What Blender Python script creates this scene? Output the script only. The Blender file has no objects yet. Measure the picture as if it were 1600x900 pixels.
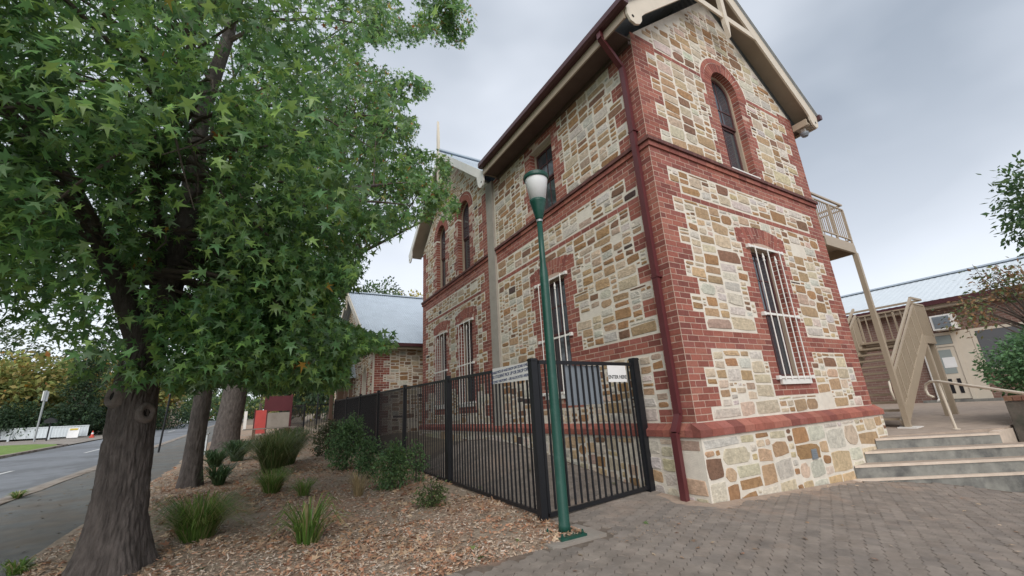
import bpy, math, random
import numpy as np
from mathutils import Vector, noise
from mathutils.geometry import tessellate_polygon

random.seed(7)
rng = np.random.default_rng(7)
scene = bpy.context.scene
COL = scene.collection

# ------------------------------------------------------------------ camera
CAM = np.array([-4.802, -3.614, 1.1976])
YAW, PITCH, ROLL, FPX = 0.54335, 0.28554, -0.058336, 648.24
_f = np.array([math.sin(YAW)*math.cos(PITCH), math.cos(YAW)*math.cos(PITCH), math.sin(PITCH)])
_r = np.array([math.cos(YAW), -math.sin(YAW), 0.0])
_u = np.cross(_r, _f)
RIGHT = math.cos(ROLL)*_r + math.sin(ROLL)*_u
UP = -math.sin(ROLL)*_r + math.cos(ROLL)*_u
from mathutils import Matrix
cd = bpy.data.cameras.new('camera'); cam = bpy.data.objects.new('camera', cd); COL.objects.link(cam)
cd.sensor_width = 36.0; cd.lens = FPX/1600*36; cd.clip_start = 0.05; cd.clip_end = 2000
mw = Matrix.Identity(4)
for i in range(3):
    mw[i][0] = RIGHT[i]; mw[i][1] = UP[i]; mw[i][2] = -_f[i]; mw[i][3] = CAM[i]
cam.matrix_world = mw
scene.camera = cam

# ------------------------------------------------------------------ world: overcast sky
SUN_DIR = Vector((-0.42, -0.66, 0.62)).normalized()       # towards the veiled sun
sun_el = math.asin(SUN_DIR.z); sun_az = math.atan2(SUN_DIR.x, SUN_DIR.y)
world = bpy.data.worlds.new('World'); scene.world = world; world.use_nodes = True
nt = world.node_tree; nt.nodes.clear()
def N(t, **k):
    n = nt.nodes.new(t)
    for a, b in k.items(): setattr(n, a, b)
    return n
out = N('ShaderNodeOutputWorld'); bg = N('ShaderNodeBackground'); bg.inputs[1].default_value = 0.1
sky = N('ShaderNodeTexSky', sky_type='NISHITA'); sky.sun_disc = False
sky.sun_elevation = sun_el; sky.sun_rotation = sun_az
tc = N('ShaderNodeTexCoord')
mp = N('ShaderNodeMapping'); mp.inputs['Scale'].default_value = (1.0, 1.0, 1.9)
n1 = N('ShaderNodeTexNoise'); n1.inputs['Scale'].default_value = 1.5; n1.inputs['Detail'].default_value = 4; n1.inputs['Roughness'].default_value = 0.45
rp = N('ShaderNodeValToRGB')
rp.color_ramp.elements[0].position = 0.34; rp.color_ramp.elements[0].color = (2.45, 2.78, 3.25, 1)
rp.color_ramp.elements[1].position = 0.66; rp.color_ramp.elements[1].color = (5.4, 5.7, 6.2, 1)
sep = N('ShaderNodeSeparateXYZ'); hz = N('ShaderNodeMapRange'); hz.interpolation_type = 'SMOOTHSTEP'
hz.inputs[1].default_value = 0.0; hz.inputs[2].default_value = 0.6; hz.inputs[3].default_value = 1.0; hz.inputs[4].default_value = 0.0
mixh = N('ShaderNodeMix', data_type='RGBA'); mixh.inputs[7].default_value = (6.5, 6.75, 7.2, 1)
hm = N('ShaderNodeMath', operation='MULTIPLY'); hm.inputs[1].default_value = 0.75
mixs = N('ShaderNodeMix', data_type='RGBA'); mixs.inputs[0].default_value = 0.9
L = nt.links.new
L(tc.outputs['Generated'], mp.inputs[0]); L(mp.outputs[0], n1.inputs[0]); L(n1.outputs['Fac'], rp.inputs[0])
L(tc.outputs['Generated'], sep.inputs[0]); L(sep.outputs[2], hz.inputs[0]); L(hz.outputs[0], hm.inputs[0]); L(hm.outputs[0], mixh.inputs[0])
L(rp.outputs[0], mixh.inputs[6]); L(sky.outputs[0], mixs.inputs[6]); L(mixh.outputs[2], mixs.inputs[7])
L(mixs.outputs[2], bg.inputs[0]); L(bg.outputs[0], out.inputs[0])

sd = bpy.data.lights.new('sun', 'SUN'); sd.energy = 1.5; sd.angle = math.radians(50); sd.color = (1.0, 0.955, 0.9)
so = bpy.data.objects.new('sun', sd); COL.objects.link(so)
so.rotation_euler = SUN_DIR.to_track_quat('Z', 'Y').to_euler(); so.location = (0, -10, 20)

vs = scene.view_settings
vs.view_transform = 'Standard'; vs.look = 'None'; vs.exposure = 0.80; vs.gamma = 1.0; vs.use_curve_mapping = False
scene.render.engine = 'CYCLES'

# ------------------------------------------------------------------ helpers
def ray(px, py):
    return RIGHT*((px-800)/FPX) - UP*((py-450)/FPX) + _f
def on_x(px, py, x):
    d = ray(px, py); return CAM + d*((x-CAM[0])/d[0])
def on_y(px, py, y):
    d = ray(px, py); return CAM + d*((y-CAM[1])/d[1])
def at_dist(px, py, dist):
    d = ray(px, py); return CAM + d*(dist/math.hypot(d[0], d[1]))
def project(P):
    v = np.asarray(P, float) - CAM
    z = v @ _f
    zz = np.where(z > 0.05, z, np.nan)
    return 800 + FPX*(v @ RIGHT)/zz, 450 - FPX*(v @ UP)/zz

def ss(a, b, t):
    t = min(1.0, max(0.0, (t-a)/(b-a))); return t*t*(3-2*t)
def H(x, y):
    """height of the natural ground"""
    if y < 0: z = 0.045*max(y, -8)
    else: z = 0.03*min(y, 75)
    z += 0.40*ss(-1.9, -0.7, x)*ss(0.0, 5.0, y)
    if y < 1.0: z += -0.05*min(max(x, 0), 4.2)*(1-ss(0, 1, y))
    return z

WL = {}
def wl(o):
    return WL.get(o.name, (0.0, 0.0, 0.0)) if o else (0.0, 0.0, 0.0)
def empty(name, loc, label=None, cat=None, group=None, parent=None):
    o = bpy.data.objects.new(name, None); COL.objects.link(o)
    o.empty_display_size = 0.2
    p = wl(parent); o.parent = parent
    o.location = [loc[i]-p[i] for i in range(3)]; WL[o.name] = tuple(float(c) for c in loc)
    tag(o, label, cat, group); return o
def tag(o, label=None, cat=None, group=None, kind=None):
    if label: o['label'] = label
    if cat: o['category'] = cat
    if group: o['group'] = group
    if kind: o['kind'] = kind
    return o
def mesh_obj(name, verts, faces, m, parent=None, origin=None, cols=None, smooth=False):
    """verts in world coordinates; cols: one rgb per face"""
    org = origin if origin is not None else (wl(parent) if parent is not None else (0, 0, 0))
    V = np.asarray(verts, float) - np.asarray(org, float)
    me = bpy.data.meshes.new(name); me.from_pydata(V.tolist(), [], faces)
    if cols is not None: set_cols(me, cols)
    if smooth:
        me.polygons.foreach_set('use_smooth', [True]*len(me.polygons))
    me.materials.append(m); me.update()
    o = bpy.data.objects.new(name, me); COL.objects.link(o)
    p = wl(parent); o.parent = parent
    o.location = [org[i]-p[i] for i in range(3)]; WL[o.name] = tuple(float(c) for c in org)
    return o
def set_cols(me, cols):
    at = me.color_attributes.new('Col', 'FLOAT_COLOR', 'CORNER')
    nl = np.zeros(len(me.polygons), int); me.polygons.foreach_get('loop_total', nl)
    c = np.repeat(np.asarray(cols, float), nl, axis=0)
    c = np.hstack([c, np.ones((len(c), 1))]).ravel()
    at.data.foreach_set('color', c)

class MB:
    def __init__(s): s.v = []; s.f = []; s.c = []
    def add(s, v, f, c=None):
        n = len(s.v); s.v += [tuple(p) for p in v]; s.f += [tuple(i+n for i in q) for q in f]
        if c is not None: s.c += [c]*len(f)
    def box(s, x0, x1, y0, y1, z0, z1, c=None):
        v = [(x0,y0,z0),(x1,y0,z0),(x1,y1,z0),(x0,y1,z0),(x0,y0,z1),(x1,y0,z1),(x1,y1,z1),(x0,y1,z1)]
        s.add(v, [(0,3,2,1),(4,5,6,7),(0,1,5,4),(1,2,6,5),(2,3,7,6),(3,0,4,7)], c); return s
    def beam(s, a, b, w, h, up=(0,0,1), c=None):
        a = Vector(a); b = Vector(b); d = (b-a).normalized(); up = Vector(up)
        if abs(d.dot(up)) > 0.98: up = Vector((1,0,0))
        sd_ = d.cross(up).normalized(); u2 = sd_.cross(d).normalized()
        v = []
        for p in (a, b):
            for i, j in ((-1,-1),(1,-1),(1,1),(-1,1)): v.append(p + sd_*(i*w/2) + u2*(j*h/2))
        s.add(v, [(0,1,2,3),(7,6,5,4),(0,4,5,1),(1,5,6,2),(2,6,7,3),(3,7,4,0)], c); return s
    def tube(s, pts, rad, n=10, caps=True, c=None):
        pts = [Vector(p) for p in pts]
        if not hasattr(rad, '__len__'): rad = [rad]*len(pts)
        v = []; f = []; prev = None
        for i, p in enumerate(pts):
            d = (pts[min(i+1, len(pts)-1)] - pts[max(i-1, 0)]).normalized()
            if prev is None:
                a = Vector((1,0,0)) if abs(d.x) < 0.9 else Vector((0,1,0)); a = (a - d*a.dot(d)).normalized()
            else:
                a = (prev - d*prev.dot(d)).normalized()
            prev = a; b = d.cross(a)
            for k in range(n):
                t = 2*math.pi*k/n; v.append(p + (a*math.cos(t) + b*math.sin(t))*rad[i])
        for i in range(len(pts)-1):
            for k in range(n):
                f.append((i*n+k, i*n+(k+1) % n, (i+1)*n+(k+1) % n, (i+1)*n+k))
        if caps: f.append(tuple(range(n-1, -1, -1))); f.append(tuple((len(pts)-1)*n+k for k in range(n)))
        s.add(v, f, c); return s
    def lathe(s, prof, ctr, n=24, c=None):
        v = []; f = []
        for r, z in prof:
            for k in range(n):
                t = 2*math.pi*k/n; v.append((ctr[0]+r*math.cos(t), ctr[1]+r*math.sin(t), ctr[2]+z))
        m_ = len(prof)
        for i in range(m_-1):
            for k in range(n): f.append((i*n+k, i*n+(k+1) % n, (i+1)*n+(k+1) % n, (i+1)*n+k))
        f.append(tuple(range(n-1, -1, -1))); f.append(tuple((m_-1)*n+k for k in range(n)))
        s.add(v, f, c); return s
    def prism(s, poly, z0, z1, c=None):
        n = len(poly); v = [(p[0], p[1], z0) for p in poly] + [(p[0], p[1], z1) for p in poly]
        f = [tuple(range(n-1, -1, -1)), tuple(range(n, 2*n))] + [(i, (i+1) % n, n+(i+1) % n, n+i) for i in range(n)]
        s.add(v, f, c); return s
    def plate(s, poly3, vec, c=None):
        """extrude a planar 3-D polygon along vec"""
        n = len(poly3); p = [Vector(q) for q in poly3]; e = Vector(vec)
        v = p + [q+e for q in p]
        f = [tuple(range(n-1, -1, -1)), tuple(range(n, 2*n))] + [(i, (i+1) % n, n+(i+1) % n, n+i) for i in range(n)]
        s.add(v, f, c); return s
    def build(s, name, m, parent=None, origin=None, smooth=False):
        return mesh_obj(name, s.v, s.f, m, parent, origin, s.c if s.c and len(s.c) == len(s.f) else None, smooth)

# ------------------------------------------------------------------ materials
def mat(name, col, rough=0.8, var=0.12, scale=6.0, bump=0.0, bscale=40.0, attr=False, metal=0.0, spec=0.4, stretch=None,
        col2=None, c2scale=1.5, c2lo=0.45, c2hi=0.65, detail=5):
    m = bpy.data.materials.new(name); m.use_nodes = True
    t = m.node_tree; nd = t.nodes; lk = t.links.new
    b = nd['Principled BSDF']
    b.inputs['Roughness'].default_value = rough; b.inputs['Metallic'].default_value = metal
    b.inputs['Specular IOR Level'].default_value = spec
    g = nd.new('ShaderNodeNewGeometry')
    src = g.outputs['Position']
    if stretch:
        mp_ = nd.new('ShaderNodeMapping'); mp_.inputs['Scale'].default_value = stretch; lk(src, mp_.inputs[0]); src = mp_.outputs[0]
    nz = nd.new('ShaderNodeTexNoise'); nz.inputs['Scale'].default_value = scale; nz.inputs['Detail'].default_value = detail
    nz.inputs['Roughness'].default_value = 0.62
    lk(src, nz.inputs['Vector'])
    mr = nd.new('ShaderNodeMapRange'); mr.inputs[1].default_value = 0.25; mr.inputs[2].default_value = 0.75
    mr.inputs[3].default_value = 1-var; mr.inputs[4].default_value = 1+var; lk(nz.outputs['Fac'], mr.inputs[0])
    if attr:
        a = nd.new('ShaderNodeVertexColor'); a.layer_name = 'Col'; cs = a.outputs['Color']
    else:
        r = nd.new('ShaderNodeRGB'); r.outputs[0].default_value = (*col, 1); cs = r.outputs[0]
    if col2 is not None:
        n2 = nd.new('ShaderNodeTexNoise'); n2.inputs['Scale'].default_value = c2scale; n2.inputs['Detail'].default_value = 6
        n2.inputs['Roughness'].default_value = 0.65; lk(g.outputs['Position'], n2.inputs['Vector'])
        m2 = nd.new('ShaderNodeMapRange'); m2.inputs[1].default_value = c2lo; m2.inputs[2].default_value = c2hi; lk(n2.outputs['Fac'], m2.inputs[0])
        mx = nd.new('ShaderNodeMix'); mx.data_type = 'RGBA'; lk(m2.outputs[0], mx.inputs[0]); lk(cs, mx.inputs[6]); mx.inputs[7].default_value = (*col2, 1)
        cs = mx.outputs[2]
    vm = nd.new('ShaderNodeVectorMath'); vm.operation = 'SCALE'; lk(cs, vm.inputs[0]); lk(mr.outputs[0], vm.inputs['Scale'])
    lk(vm.outputs[0], b.inputs['Base Color'])
    if bump:
        nb = nd.new('ShaderNodeTexNoise'); nb.inputs['Scale'].default_value = bscale; nb.inputs['Detail'].default_value = 6
        nb.inputs['Roughness'].default_value = 0.65
        lk(src, nb.inputs['Vector'])
        bp = nd.new('ShaderNodeBump'); bp.inputs['Strength'].default_value = bump; bp.inputs['Distance'].default_value = 0.02
        lk(nb.outputs['Fac'], bp.inputs['Height']); lk(bp.outputs[0], b.inputs['Normal'])
    return m
def leaf_mat(name, rough=0.36, trans=0.42):
    m = bpy.data.materials.new(name); m.use_nodes = True
    t = m.node_tree; nd = t.nodes; lk = t.links.new
    b = nd['Principled BSDF']; b.inputs['Roughness'].default_value = rough; b.inputs['Specular IOR Level'].default_value = 0.5
    a = nd.new('ShaderNodeVertexColor'); a.layer_name = 'Col'
    lk(a.outputs[0], b.inputs['Base Color'])
    tr = nd.new('ShaderNodeBsdfTranslucent'); hs = nd.new('ShaderNodeHueSaturation'); hs.inputs['Value'].default_value = 1.5; hs.inputs['Hue'].default_value = 0.485
    lk(a.outputs[0], hs.inputs['Color']); lk(hs.outputs[0], tr.inputs[0])
    mx = nd.new('ShaderNodeMixShader'); mx.inputs[0].default_value = trans
    lk(b.outputs[0], mx.inputs[1]); lk(tr.outputs[0], mx.inputs[2]); lk(mx.outputs[0], nd['Material Output'].inputs[0])
    return m
def glass_mat(name, col=(0.03, 0.035, 0.04), rough=0.08, spec=0.6):
    m = bpy.data.materials.new(name); m.use_nodes = True
    t = m.node_tree; nd = t.nodes
    b = nd['Principled BSDF']; b.inputs['Base Color'].default_value = (*col, 1)
    b.inputs['Roughness'].default_value = rough; b.inputs['Specular IOR Level'].default_value = spec
    g = nd.new('ShaderNodeNewGeometry'); nb = nd.new('ShaderNodeTexNoise'); nb.inputs['Scale'].default_value = 2.5
    t.links.new(g.outputs['Position'], nb.inputs['Vector'])
    bp = nd.new('ShaderNodeBump'); bp.inputs['Strength'].default_value = 0.06; bp.inputs['Distance'].default_value = 0.05
    t.links.new(nb.outputs['Fac'], bp.inputs['Height']); t.links.new(bp.outputs[0], b.inputs['Normal'])
    return m

M = {}
M['mortar'] = mat('mortar', (0.70, 0.645, 0.555), 0.9, 0.10, 9, 0.5, 60, col2=(0.57, 0.50, 0.415), c2scale=1.3, c2lo=0.5, c2hi=0.8)
M['mortar_line'] = mat('mortar_line', (0.52, 0.385, 0.31), 0.9, 0.12, 12, 0.3, 60)
M['stone'] = mat('stone', (0.4, 0.3, 0.2), 0.88, 0.30, 16, 0.9, 38, attr=True)
M['brick'] = mat('brick', (0.3, 0.1, 0.08), 0.85, 0.20, 22, 0.5, 90, attr=True)
M['cement'] = mat('cement', (0.34, 0.31, 0.27), 0.9, 0.12, 5, 0.3, 50)
M['cream'] = mat('cream_paint', (0.62, 0.55, 0.45), 0.55, 0.06, 4, 0.05, 30)
M['tan'] = mat('tan_paint', (0.40, 0.325, 0.245), 0.5, 0.07, 4, 0.05, 30)
M['beige_steel'] = mat('beige_steel', (0.37, 0.30, 0.22), 0.45, 0.06, 3, 0.04, 40)
M['soffit'] = mat('soffit_paint', (0.40, 0.33, 0.26), 0.6, 0.08, 4, 0.06, 30)
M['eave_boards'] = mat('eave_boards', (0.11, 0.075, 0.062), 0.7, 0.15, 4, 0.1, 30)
M['maroon'] = mat('maroon_metal', (0.105, 0.026, 0.029), 0.38, 0.10, 3, 0.03, 30, spec=0.5)
M['gutter'] = mat('gutter_metal', (0.075, 0.024, 0.028), 0.35, 0.10, 3, 0.03, 30, spec=0.5)
M['roof'] = mat('galvanised_iron', (0.46, 0.52, 0.58), 0.5, 0.10, 2.5, 0.0, metal=0.15)
M['white'] = mat('white_paint', (0.74, 0.72, 0.68), 0.5, 0.05, 6, 0.03, 30)
M['sash'] = mat('sash_paint', (0.085, 0.035, 0.035), 0.45, 0.1, 6)
M['glass'] = glass_mat('window_glass', (0.05, 0.06, 0.07), 0.06, 0.9)
M['blind'] = mat('window_blind', (0.30, 0.32, 0.31), 0.7, 0.06, 3)
M['black'] = mat('black_powdercoat', (0.012, 0.013, 0.016), 0.42, 0.15, 5, 0.04, 60)
M['green'] = mat('green_enamel', (0.010, 0.062, 0.045), 0.38, 0.16, 5, 0.06, 40, col2=(0.035, 0.09, 0.07), c2scale=5, c2lo=0.55, c2hi=0.72)
M['diffuser'] = mat('opal_diffuser', (0.78, 0.79, 0.80), 0.3, 0.04, 5)
M['sign_white'] = mat('sign_white', (0.80, 0.80, 0.79), 0.4, 0.04, 8)
M['ink_blue'] = mat('ink_blue', (0.02, 0.045, 0.15), 0.5, 0.02, 5)
M['ink_black'] = mat('ink_black', (0.012, 0.012, 0.015), 0.5, 0.02, 5)
M['shield'] = mat('grey_shield', (0.20, 0.225, 0.25), 0.35, 0.10, 4)
M['concrete'] = mat('concrete', (0.30, 0.27, 0.235), 0.9, 0.16, 4, 0.35, 50, col2=(0.20, 0.17, 0.145), c2scale=2)
M['riser'] = mat('riser_paint', (0.225, 0.222, 0.20), 0.8, 0.25, 5, 0.2, 40, col2=(0.115, 0.115, 0.11), c2scale=3)
M['tread'] = mat('step_tread', (0.36, 0.29, 0.235), 0.9, 0.18, 5, 0.3, 60)
M['nosing'] = mat('step_nosing', (0.60, 0.50, 0.41), 0.85, 0.16, 7, 0.15, 60)
M['paver'] = mat('paver', (0.25, 0.22, 0.2), 0.92, 0.30, 5, 0.7, 160, attr=True, col2=(0.40, 0.29, 0.22), c2scale=0.8, c2lo=0.56, c2hi=0.78)
M['joint'] = mat('joint_sand', (0.155, 0.125, 0.10), 0.95, 0.25, 20, 0.6, 120, col2=(0.33, 0.21, 0.15), c2scale=0.8, c2lo=0.52, c2hi=0.70)
M['sand'] = mat('sand_wash', (0.36, 0.275, 0.215), 0.98, 0.22, 14, 0.6, 90)
M['asphalt'] = mat('asphalt', (0.20, 0.212, 0.228), 0.9, 0.16, 3, 0.35, 150, detail=8, col2=(0.155, 0.163, 0.172), c2scale=0.35, c2lo=0.48, c2hi=0.56)
M['path'] = mat('footpath_asphalt', (0.150, 0.155, 0.15), 0.95, 0.22, 4, 0.5, 120, col2=(0.17, 0.15, 0.125), c2scale=1.2, detail=8)
M['kerb'] = mat('kerb_concrete', (0.30, 0.26, 0.22), 0.95, 0.25, 3, 0.5, 40, col2=(0.16, 0.12, 0.09), c2scale=2.5)
M['line'] = mat('road_paint', (0.62, 0.62, 0.60), 0.8, 0.15, 8)
M['mulch'] = mat('mulch', (0.345, 0.272, 0.205), 0.98, 0.55, 22, 1.0, 70, col2=(0.42, 0.25, 0.165), c2scale=1.1, c2lo=0.48, c2hi=0.66, detail=9)
M['chip'] = mat('bark_chip', (0.3, 0.2, 0.15), 0.95, 0.2, 20, attr=True)
M['dirt'] = mat('earth', (0.20, 0.16, 0.115), 0.98, 0.3, 2, 0.5, 30)
M['lawn'] = mat('lawn', (0.16, 0.24, 0.055), 0.95, 0.35, 3, 0.8, 60)
M['bark'] = mat('bark', (0.105, 0.089, 0.081), 0.95, 0.50, 18, 1.0, 60, stretch=(1, 1, 0.35))
M['collar_bark'] = mat('collar_bark', (0.17, 0.145, 0.13), 0.95, 0.35, 18, 0.8, 60)
M['twig'] = mat('twig_bark', (0.12, 0.095, 0.08), 0.95, 0.25, 9, 0.4, 40)
M['dark'] = mat('hollow', (0.012, 0.01, 0.009), 1.0, 0.1, 5)
M['leaf'] = leaf_mat('leaf'); M['leaf_far'] = leaf_mat('leaf_far', 0.7, 0.25); M['dry_leaf'] = leaf_mat('dry_leaf', 0.8, 0.15)
M['timber'] = mat('timber', (0.21, 0.135, 0.10), 0.8, 0.2, 5, 0.2, 30, stretch=(1, 1, 0.2))
M['red_board'] = mat('red_board', (0.55, 0.085, 0.075), 0.6, 0.1, 4)
M['maroon_board'] = mat('maroon_board', (0.10, 0.022, 0.028), 0.5, 0.1, 4)
M['pale_steel'] = mat('pale_steel', (0.60, 0.65, 0.68), 0.5, 0.06, 3)
M['galv'] = mat('galv_pole', (0.34, 0.36, 0.37), 0.45, 0.1, 6, metal=0.3)
M['cone'] = mat('cone_red', (0.6, 0.08, 0.05), 0.6, 0.1, 6)
M['brickwall'] = None
M['block'] = mat('block_wall', (0.16, 0.14, 0.12), 0.95, 0.3, 4, 0.6, 30, col2=(0.095, 0.10, 0.08), c2scale=3)
M['render_wall'] = mat('render_wall', (0.35, 0.36, 0.32), 0.85, 0.08, 4, 0.1, 40)
M['tint'] = glass_mat('tinted_glass', (0.13, 0.135, 0.145), 0.3, 0.5)
M['pale_glass'] = glass_mat('door_glass', (0.30, 0.34, 0.33), 0.25, 0.5)
M['interior'] = mat('dark_interior', (0.02, 0.02, 0.022), 0.9, 0.1, 3)

def brick_tex(name):
    m = bpy.data.materials.new(name); m.use_nodes = True
    t = m.node_tree; nd = t.nodes; lk = t.links.new; b = nd['Principled BSDF']; b.inputs['Roughness'].default_value = 0.85
    g = nd.new('ShaderNodeNewGeometry'); sp = nd.new('ShaderNodeSeparateXYZ'); lk(g.outputs['Position'], sp.inputs[0])
    ad = nd.new('ShaderNodeMath'); lk(sp.outputs[0], ad.inputs[0]); lk(sp.outputs[1], ad.inputs[1])
    cb = nd.new('ShaderNodeCombineXYZ'); lk(ad.outputs[0], cb.inputs[0]); lk(sp.outputs[2], cb.inputs[1])
    br = nd.new('ShaderNodeTexBrick'); br.inputs['Scale'].default_value = 1.0; br.inputs['Brick Width'].default_value = 0.24; br.inputs['Row Height'].default_value = 0.087
    br.inputs['Mortar Size'].default_value = 0.006
    br.inputs['Color1'].default_value = (0.17, 0.095, 0.075, 1); br.inputs['Color2'].default_value = (0.21, 0.12, 0.095, 1); br.inputs['Mortar'].default_value = (0.30, 0.25, 0.21, 1)
    lk(cb.outputs[0], br.inputs['Vector']); lk(br.outputs[0], b.inputs['Base Color'])
    return m
M['brickwall'] = brick_tex('far_brickwork')
# ------------------------------------------------------------------ ground, road, path
def sheet(name, xs, ys, zf, m, kind='structure', inside=None, jitter=0.0):
    v = []; idx = {}; f = []
    for j, y in enumerate(ys):
        for i, x in enumerate(xs):
            idx[i, j] = len(v); v.append((x, y, zf(x, y)))
    for j in range(len(ys)-1):
        for i in range(len(xs)-1):
            if inside and not inside((xs[i]+xs[i+1])/2, (ys[j]+ys[j+1])/2): continue
            f.append((idx[i, j], idx[i+1, j], idx[i+1, j+1], idx[i, j+1]))
    o = mesh_obj(name, v, f, m, smooth=True); tag(o, kind=kind); return o
def rangef(a, b, st):
    n = max(1, int(round((b-a)/st))); return [a+(b-a)*i/n for i in range(n+1)]
far = [-700, -400, -250, -150, -100, -70, -50, -36]
xs = far + rangef(-28, -10, 2) + rangef(-9, 9, 0.5) + rangef(10, 30, 2) + [40, 60, 100, 180, 400, 700]
ys = [-500, -250, -120, -60, -30, -18] + rangef(-10, 12, 0.5) + rangef(13, 45, 2) + [50, 60, 75, 90, 120, 180, 300, 600]
sheet('ground', xs, ys, lambda x, y: H(x, y)-0.16, M['dirt'])
sheet('road', rangef(-13.1, -8.6, 0.75), rangef(-40, 110, 2.5), lambda x, y: H(x, y)-0.10 - 0.012*abs(x+10.8)/2.2, M['asphalt'])
sheet('footpath', rangef(-8.32, -6.5, 0.3), rangef(-40, 90, 0.5), lambda x, y: H(x, y)-0.025 + 0.006*noise.noise((x*1.2, y*1.2, 0)), M['path'])
def strip(name, x0, x1, y0, y1, top, m, step=1.0, wob=0.0, depth=0.2):
    b = MB(); y = y0
    v = []; f = []; ysx = rangef(y0, y1, step)
    for k, yy in enumerate(ysx):
        w = wob*noise.noise((yy*0.9, x0, 3)); z = H((x0+x1)/2, yy)+top + 0.4*wob*noise.noise((yy*1.7, x0, 9))
        v += [(x0+w, yy, z-depth), (x0+w+0.015, yy, z), (x1+w, yy, z), (x1+w, yy, z-depth)]
    for k in range(len(ysx)-1):
        a = 4*k
        for q in range(3): f.append((a+q, a+q+1, a+q+5, a+q+4))
    o = mesh_obj(name, v, f, m); tag(o, kind='structure'); return o
strip('kerb', -8.47, -8.28, -30, 80, -0.012, M['kerb'], 0.5, 0.03)
strip('gutter', -8.78, -8.44, -30, 80, -0.082, M['concrete'], 0.5, 0.01)
strip('kerb', -13.35, -13.12, -30, 27.5, -0.02, M['kerb'], 1.0, 0.02)
for k in range(-3, 9):                                   # centre line dashes
    y0 = 11.3 + k*9
    sheet('lane_marking', [-10.72, -10.62], rangef(y0, y0+3.2, 0.8), lambda x, y: H(x, y)-0.094 , M['line'])
lp = [(-60, -10), (-13.35, -10), (-13.35, 27.0), (-13.9, 28.6), (-15.2, 30.2), (-19, 32.5), (-60, 44)]
mesh_obj('lawn_verge', [(x, y, H(x, y)-0.04) for x, y in lp], [tuple(range(len(lp)))], M['lawn'])['kind'] = 'structure'
cp = [(-60, 44.3), (-19, 32.8), (-15.2, 30.5), (-13.7, 28.8), (-13.15, 27.4), (-13.05, 40), (-60, 52)]
mesh_obj('side_footpath', [(x, y, H(x, y)-0.065) for x, y in cp], [tuple(range(len(cp)))], M['concrete'])['kind'] = 'structure'

# planting bed of mulch beside the path
def bed_z(x, y):
    z = H(x, y) + 0.012 + 0.03*noise.noise((x*1.1, y*1.1, 5)) + 0.012*noise.noise((x*5, y*5, 2))
    e = -0.10 + 0.05*noise.noise((x*2.2, 0, 4))
    if y < e+0.1: z -= 0.06*(1-ss(e, e+0.12, y))
    z -= 0.045*(1-ss(-6.6, -6.35, x))
    return z
sheet('mulch_bed', rangef(-6.62, -1.92, 0.1), rangef(-0.12, 12, 0.1)+rangef(12.3, 40, 0.4), bed_z, M['mulch'],
      inside=lambda x, y: not (y < 0.02 and x > -2.3))

# ------------------------------------------------------------------ the school house
class Face:
    def __init__(s, O, U, Nn): s.O = np.array(O, float); s.U = np.array(U, float); s.N = np.array(Nn, float)
    def P(s, u, v, d=0.0): return tuple(s.O + s.U*u + s.N*d + np.array([0, 0, v]))
FR = Face((0, 0, 0), (1, 0, 0), (0, -1, 0))
FL = Face((0, 0, 0), (0, 1, 0), (-1, 0, 0))
CS = 0.087; Z0 = 0.915; Z1 = 5.17                      # brick course, plinth top, string top
LEN_R, LEN_L = 5.14, 10.72
house = empty('school_house', (2.57, 5.3, 0.0), 'two storey sandstone rubble school house with red brick quoins and steep gables', 'building')

def arch_poly(u0, u1, v0, vs_, n=14):
    r = (u1-u0)/2; c = (u0+u1)/2
    pts = [(u0, v0), (u1, v0)]
    for k in range(n+1):
        t = math.pi*k/n; pts.append((c + r*math.cos(t), vs_ + r*math.sin(t)))
    return pts
def panel(name, face, outer, holes, thick, m, parent):
    polys = [outer] + holes
    flat = [p for q in polys for p in q]
    tris = tessellate_polygon([[Vector((p[0], p[1], 0)) for p in q] for q in polys])
    v = [face.P(p[0], p[1], 0) for p in flat]; f = [tuple(t) for t in tris]
    n0 = len(v); v += [face.P(p[0], p[1], -thick) for p in flat]
    s = 0
    for q in polys:
        n = len(q)
        for i in range(n): a, b = s+i, s+(i+1) % n; f.append((a, b, n0+b, n0+a))
        s += n
    return mesh_obj(name, v, f, m, parent)

BR_COLS = [(0.29, 0.096, 0.070), (0.325, 0.112, 0.080), (0.26, 0.084, 0.063), (0.34, 0.130, 0.094), (0.22, 0.072, 0.057), (0.30, 0.106, 0.084)]
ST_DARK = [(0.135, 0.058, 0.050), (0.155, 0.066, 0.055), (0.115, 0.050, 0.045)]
ST_COLS = [((0.355, 0.205, 0.102), .23), ((0.41, 0.28, 0.165), .24), ((0.54, 0.445, 0.33), .20), ((0.55, 0.505, 0.44), .17), ((0.225, 0.125, 0.08), .09), ((0.085, 0.057, 0.05), .010), ((0.43, 0.315, 0.24), .06)]
def pick_stone(r, pale=0.0):
    if r.random() < pale: return tuple(q*r.uniform(0.92, 1.08) for q in r.choice(((0.55, 0.45, 0.33), (0.52, 0.385, 0.245), (0.58, 0.52, 0.44))))
    t = r.random()*sum(w for c, w in ST_COLS)
    for c, w in ST_COLS:
        t -= w
        if t <= 0: break
    k = r.uniform(0.85, 1.13); return tuple(min(0.7, ch*k*r.uniform(0.96, 1.04)) for ch in c)
pieces = {'brick': [], 'stone': []}                    # (verts, faces, colour, parent, weight)
def view_weight(c, size):
    px, py = project(np.array(c)[None])
    d = np.linalg.norm(np.array(c)-CAM)
    inside = (-20 < px[0] < 1620) and (-20 < py[0] < 920)
    return (size/d) if inside else 0.0
def put(kind, v, f, c, parent, size):
    ctr = np.mean(np.array(v), axis=0); pieces[kind].append((v, f, c, parent, view_weight(ctr, size)))
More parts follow.
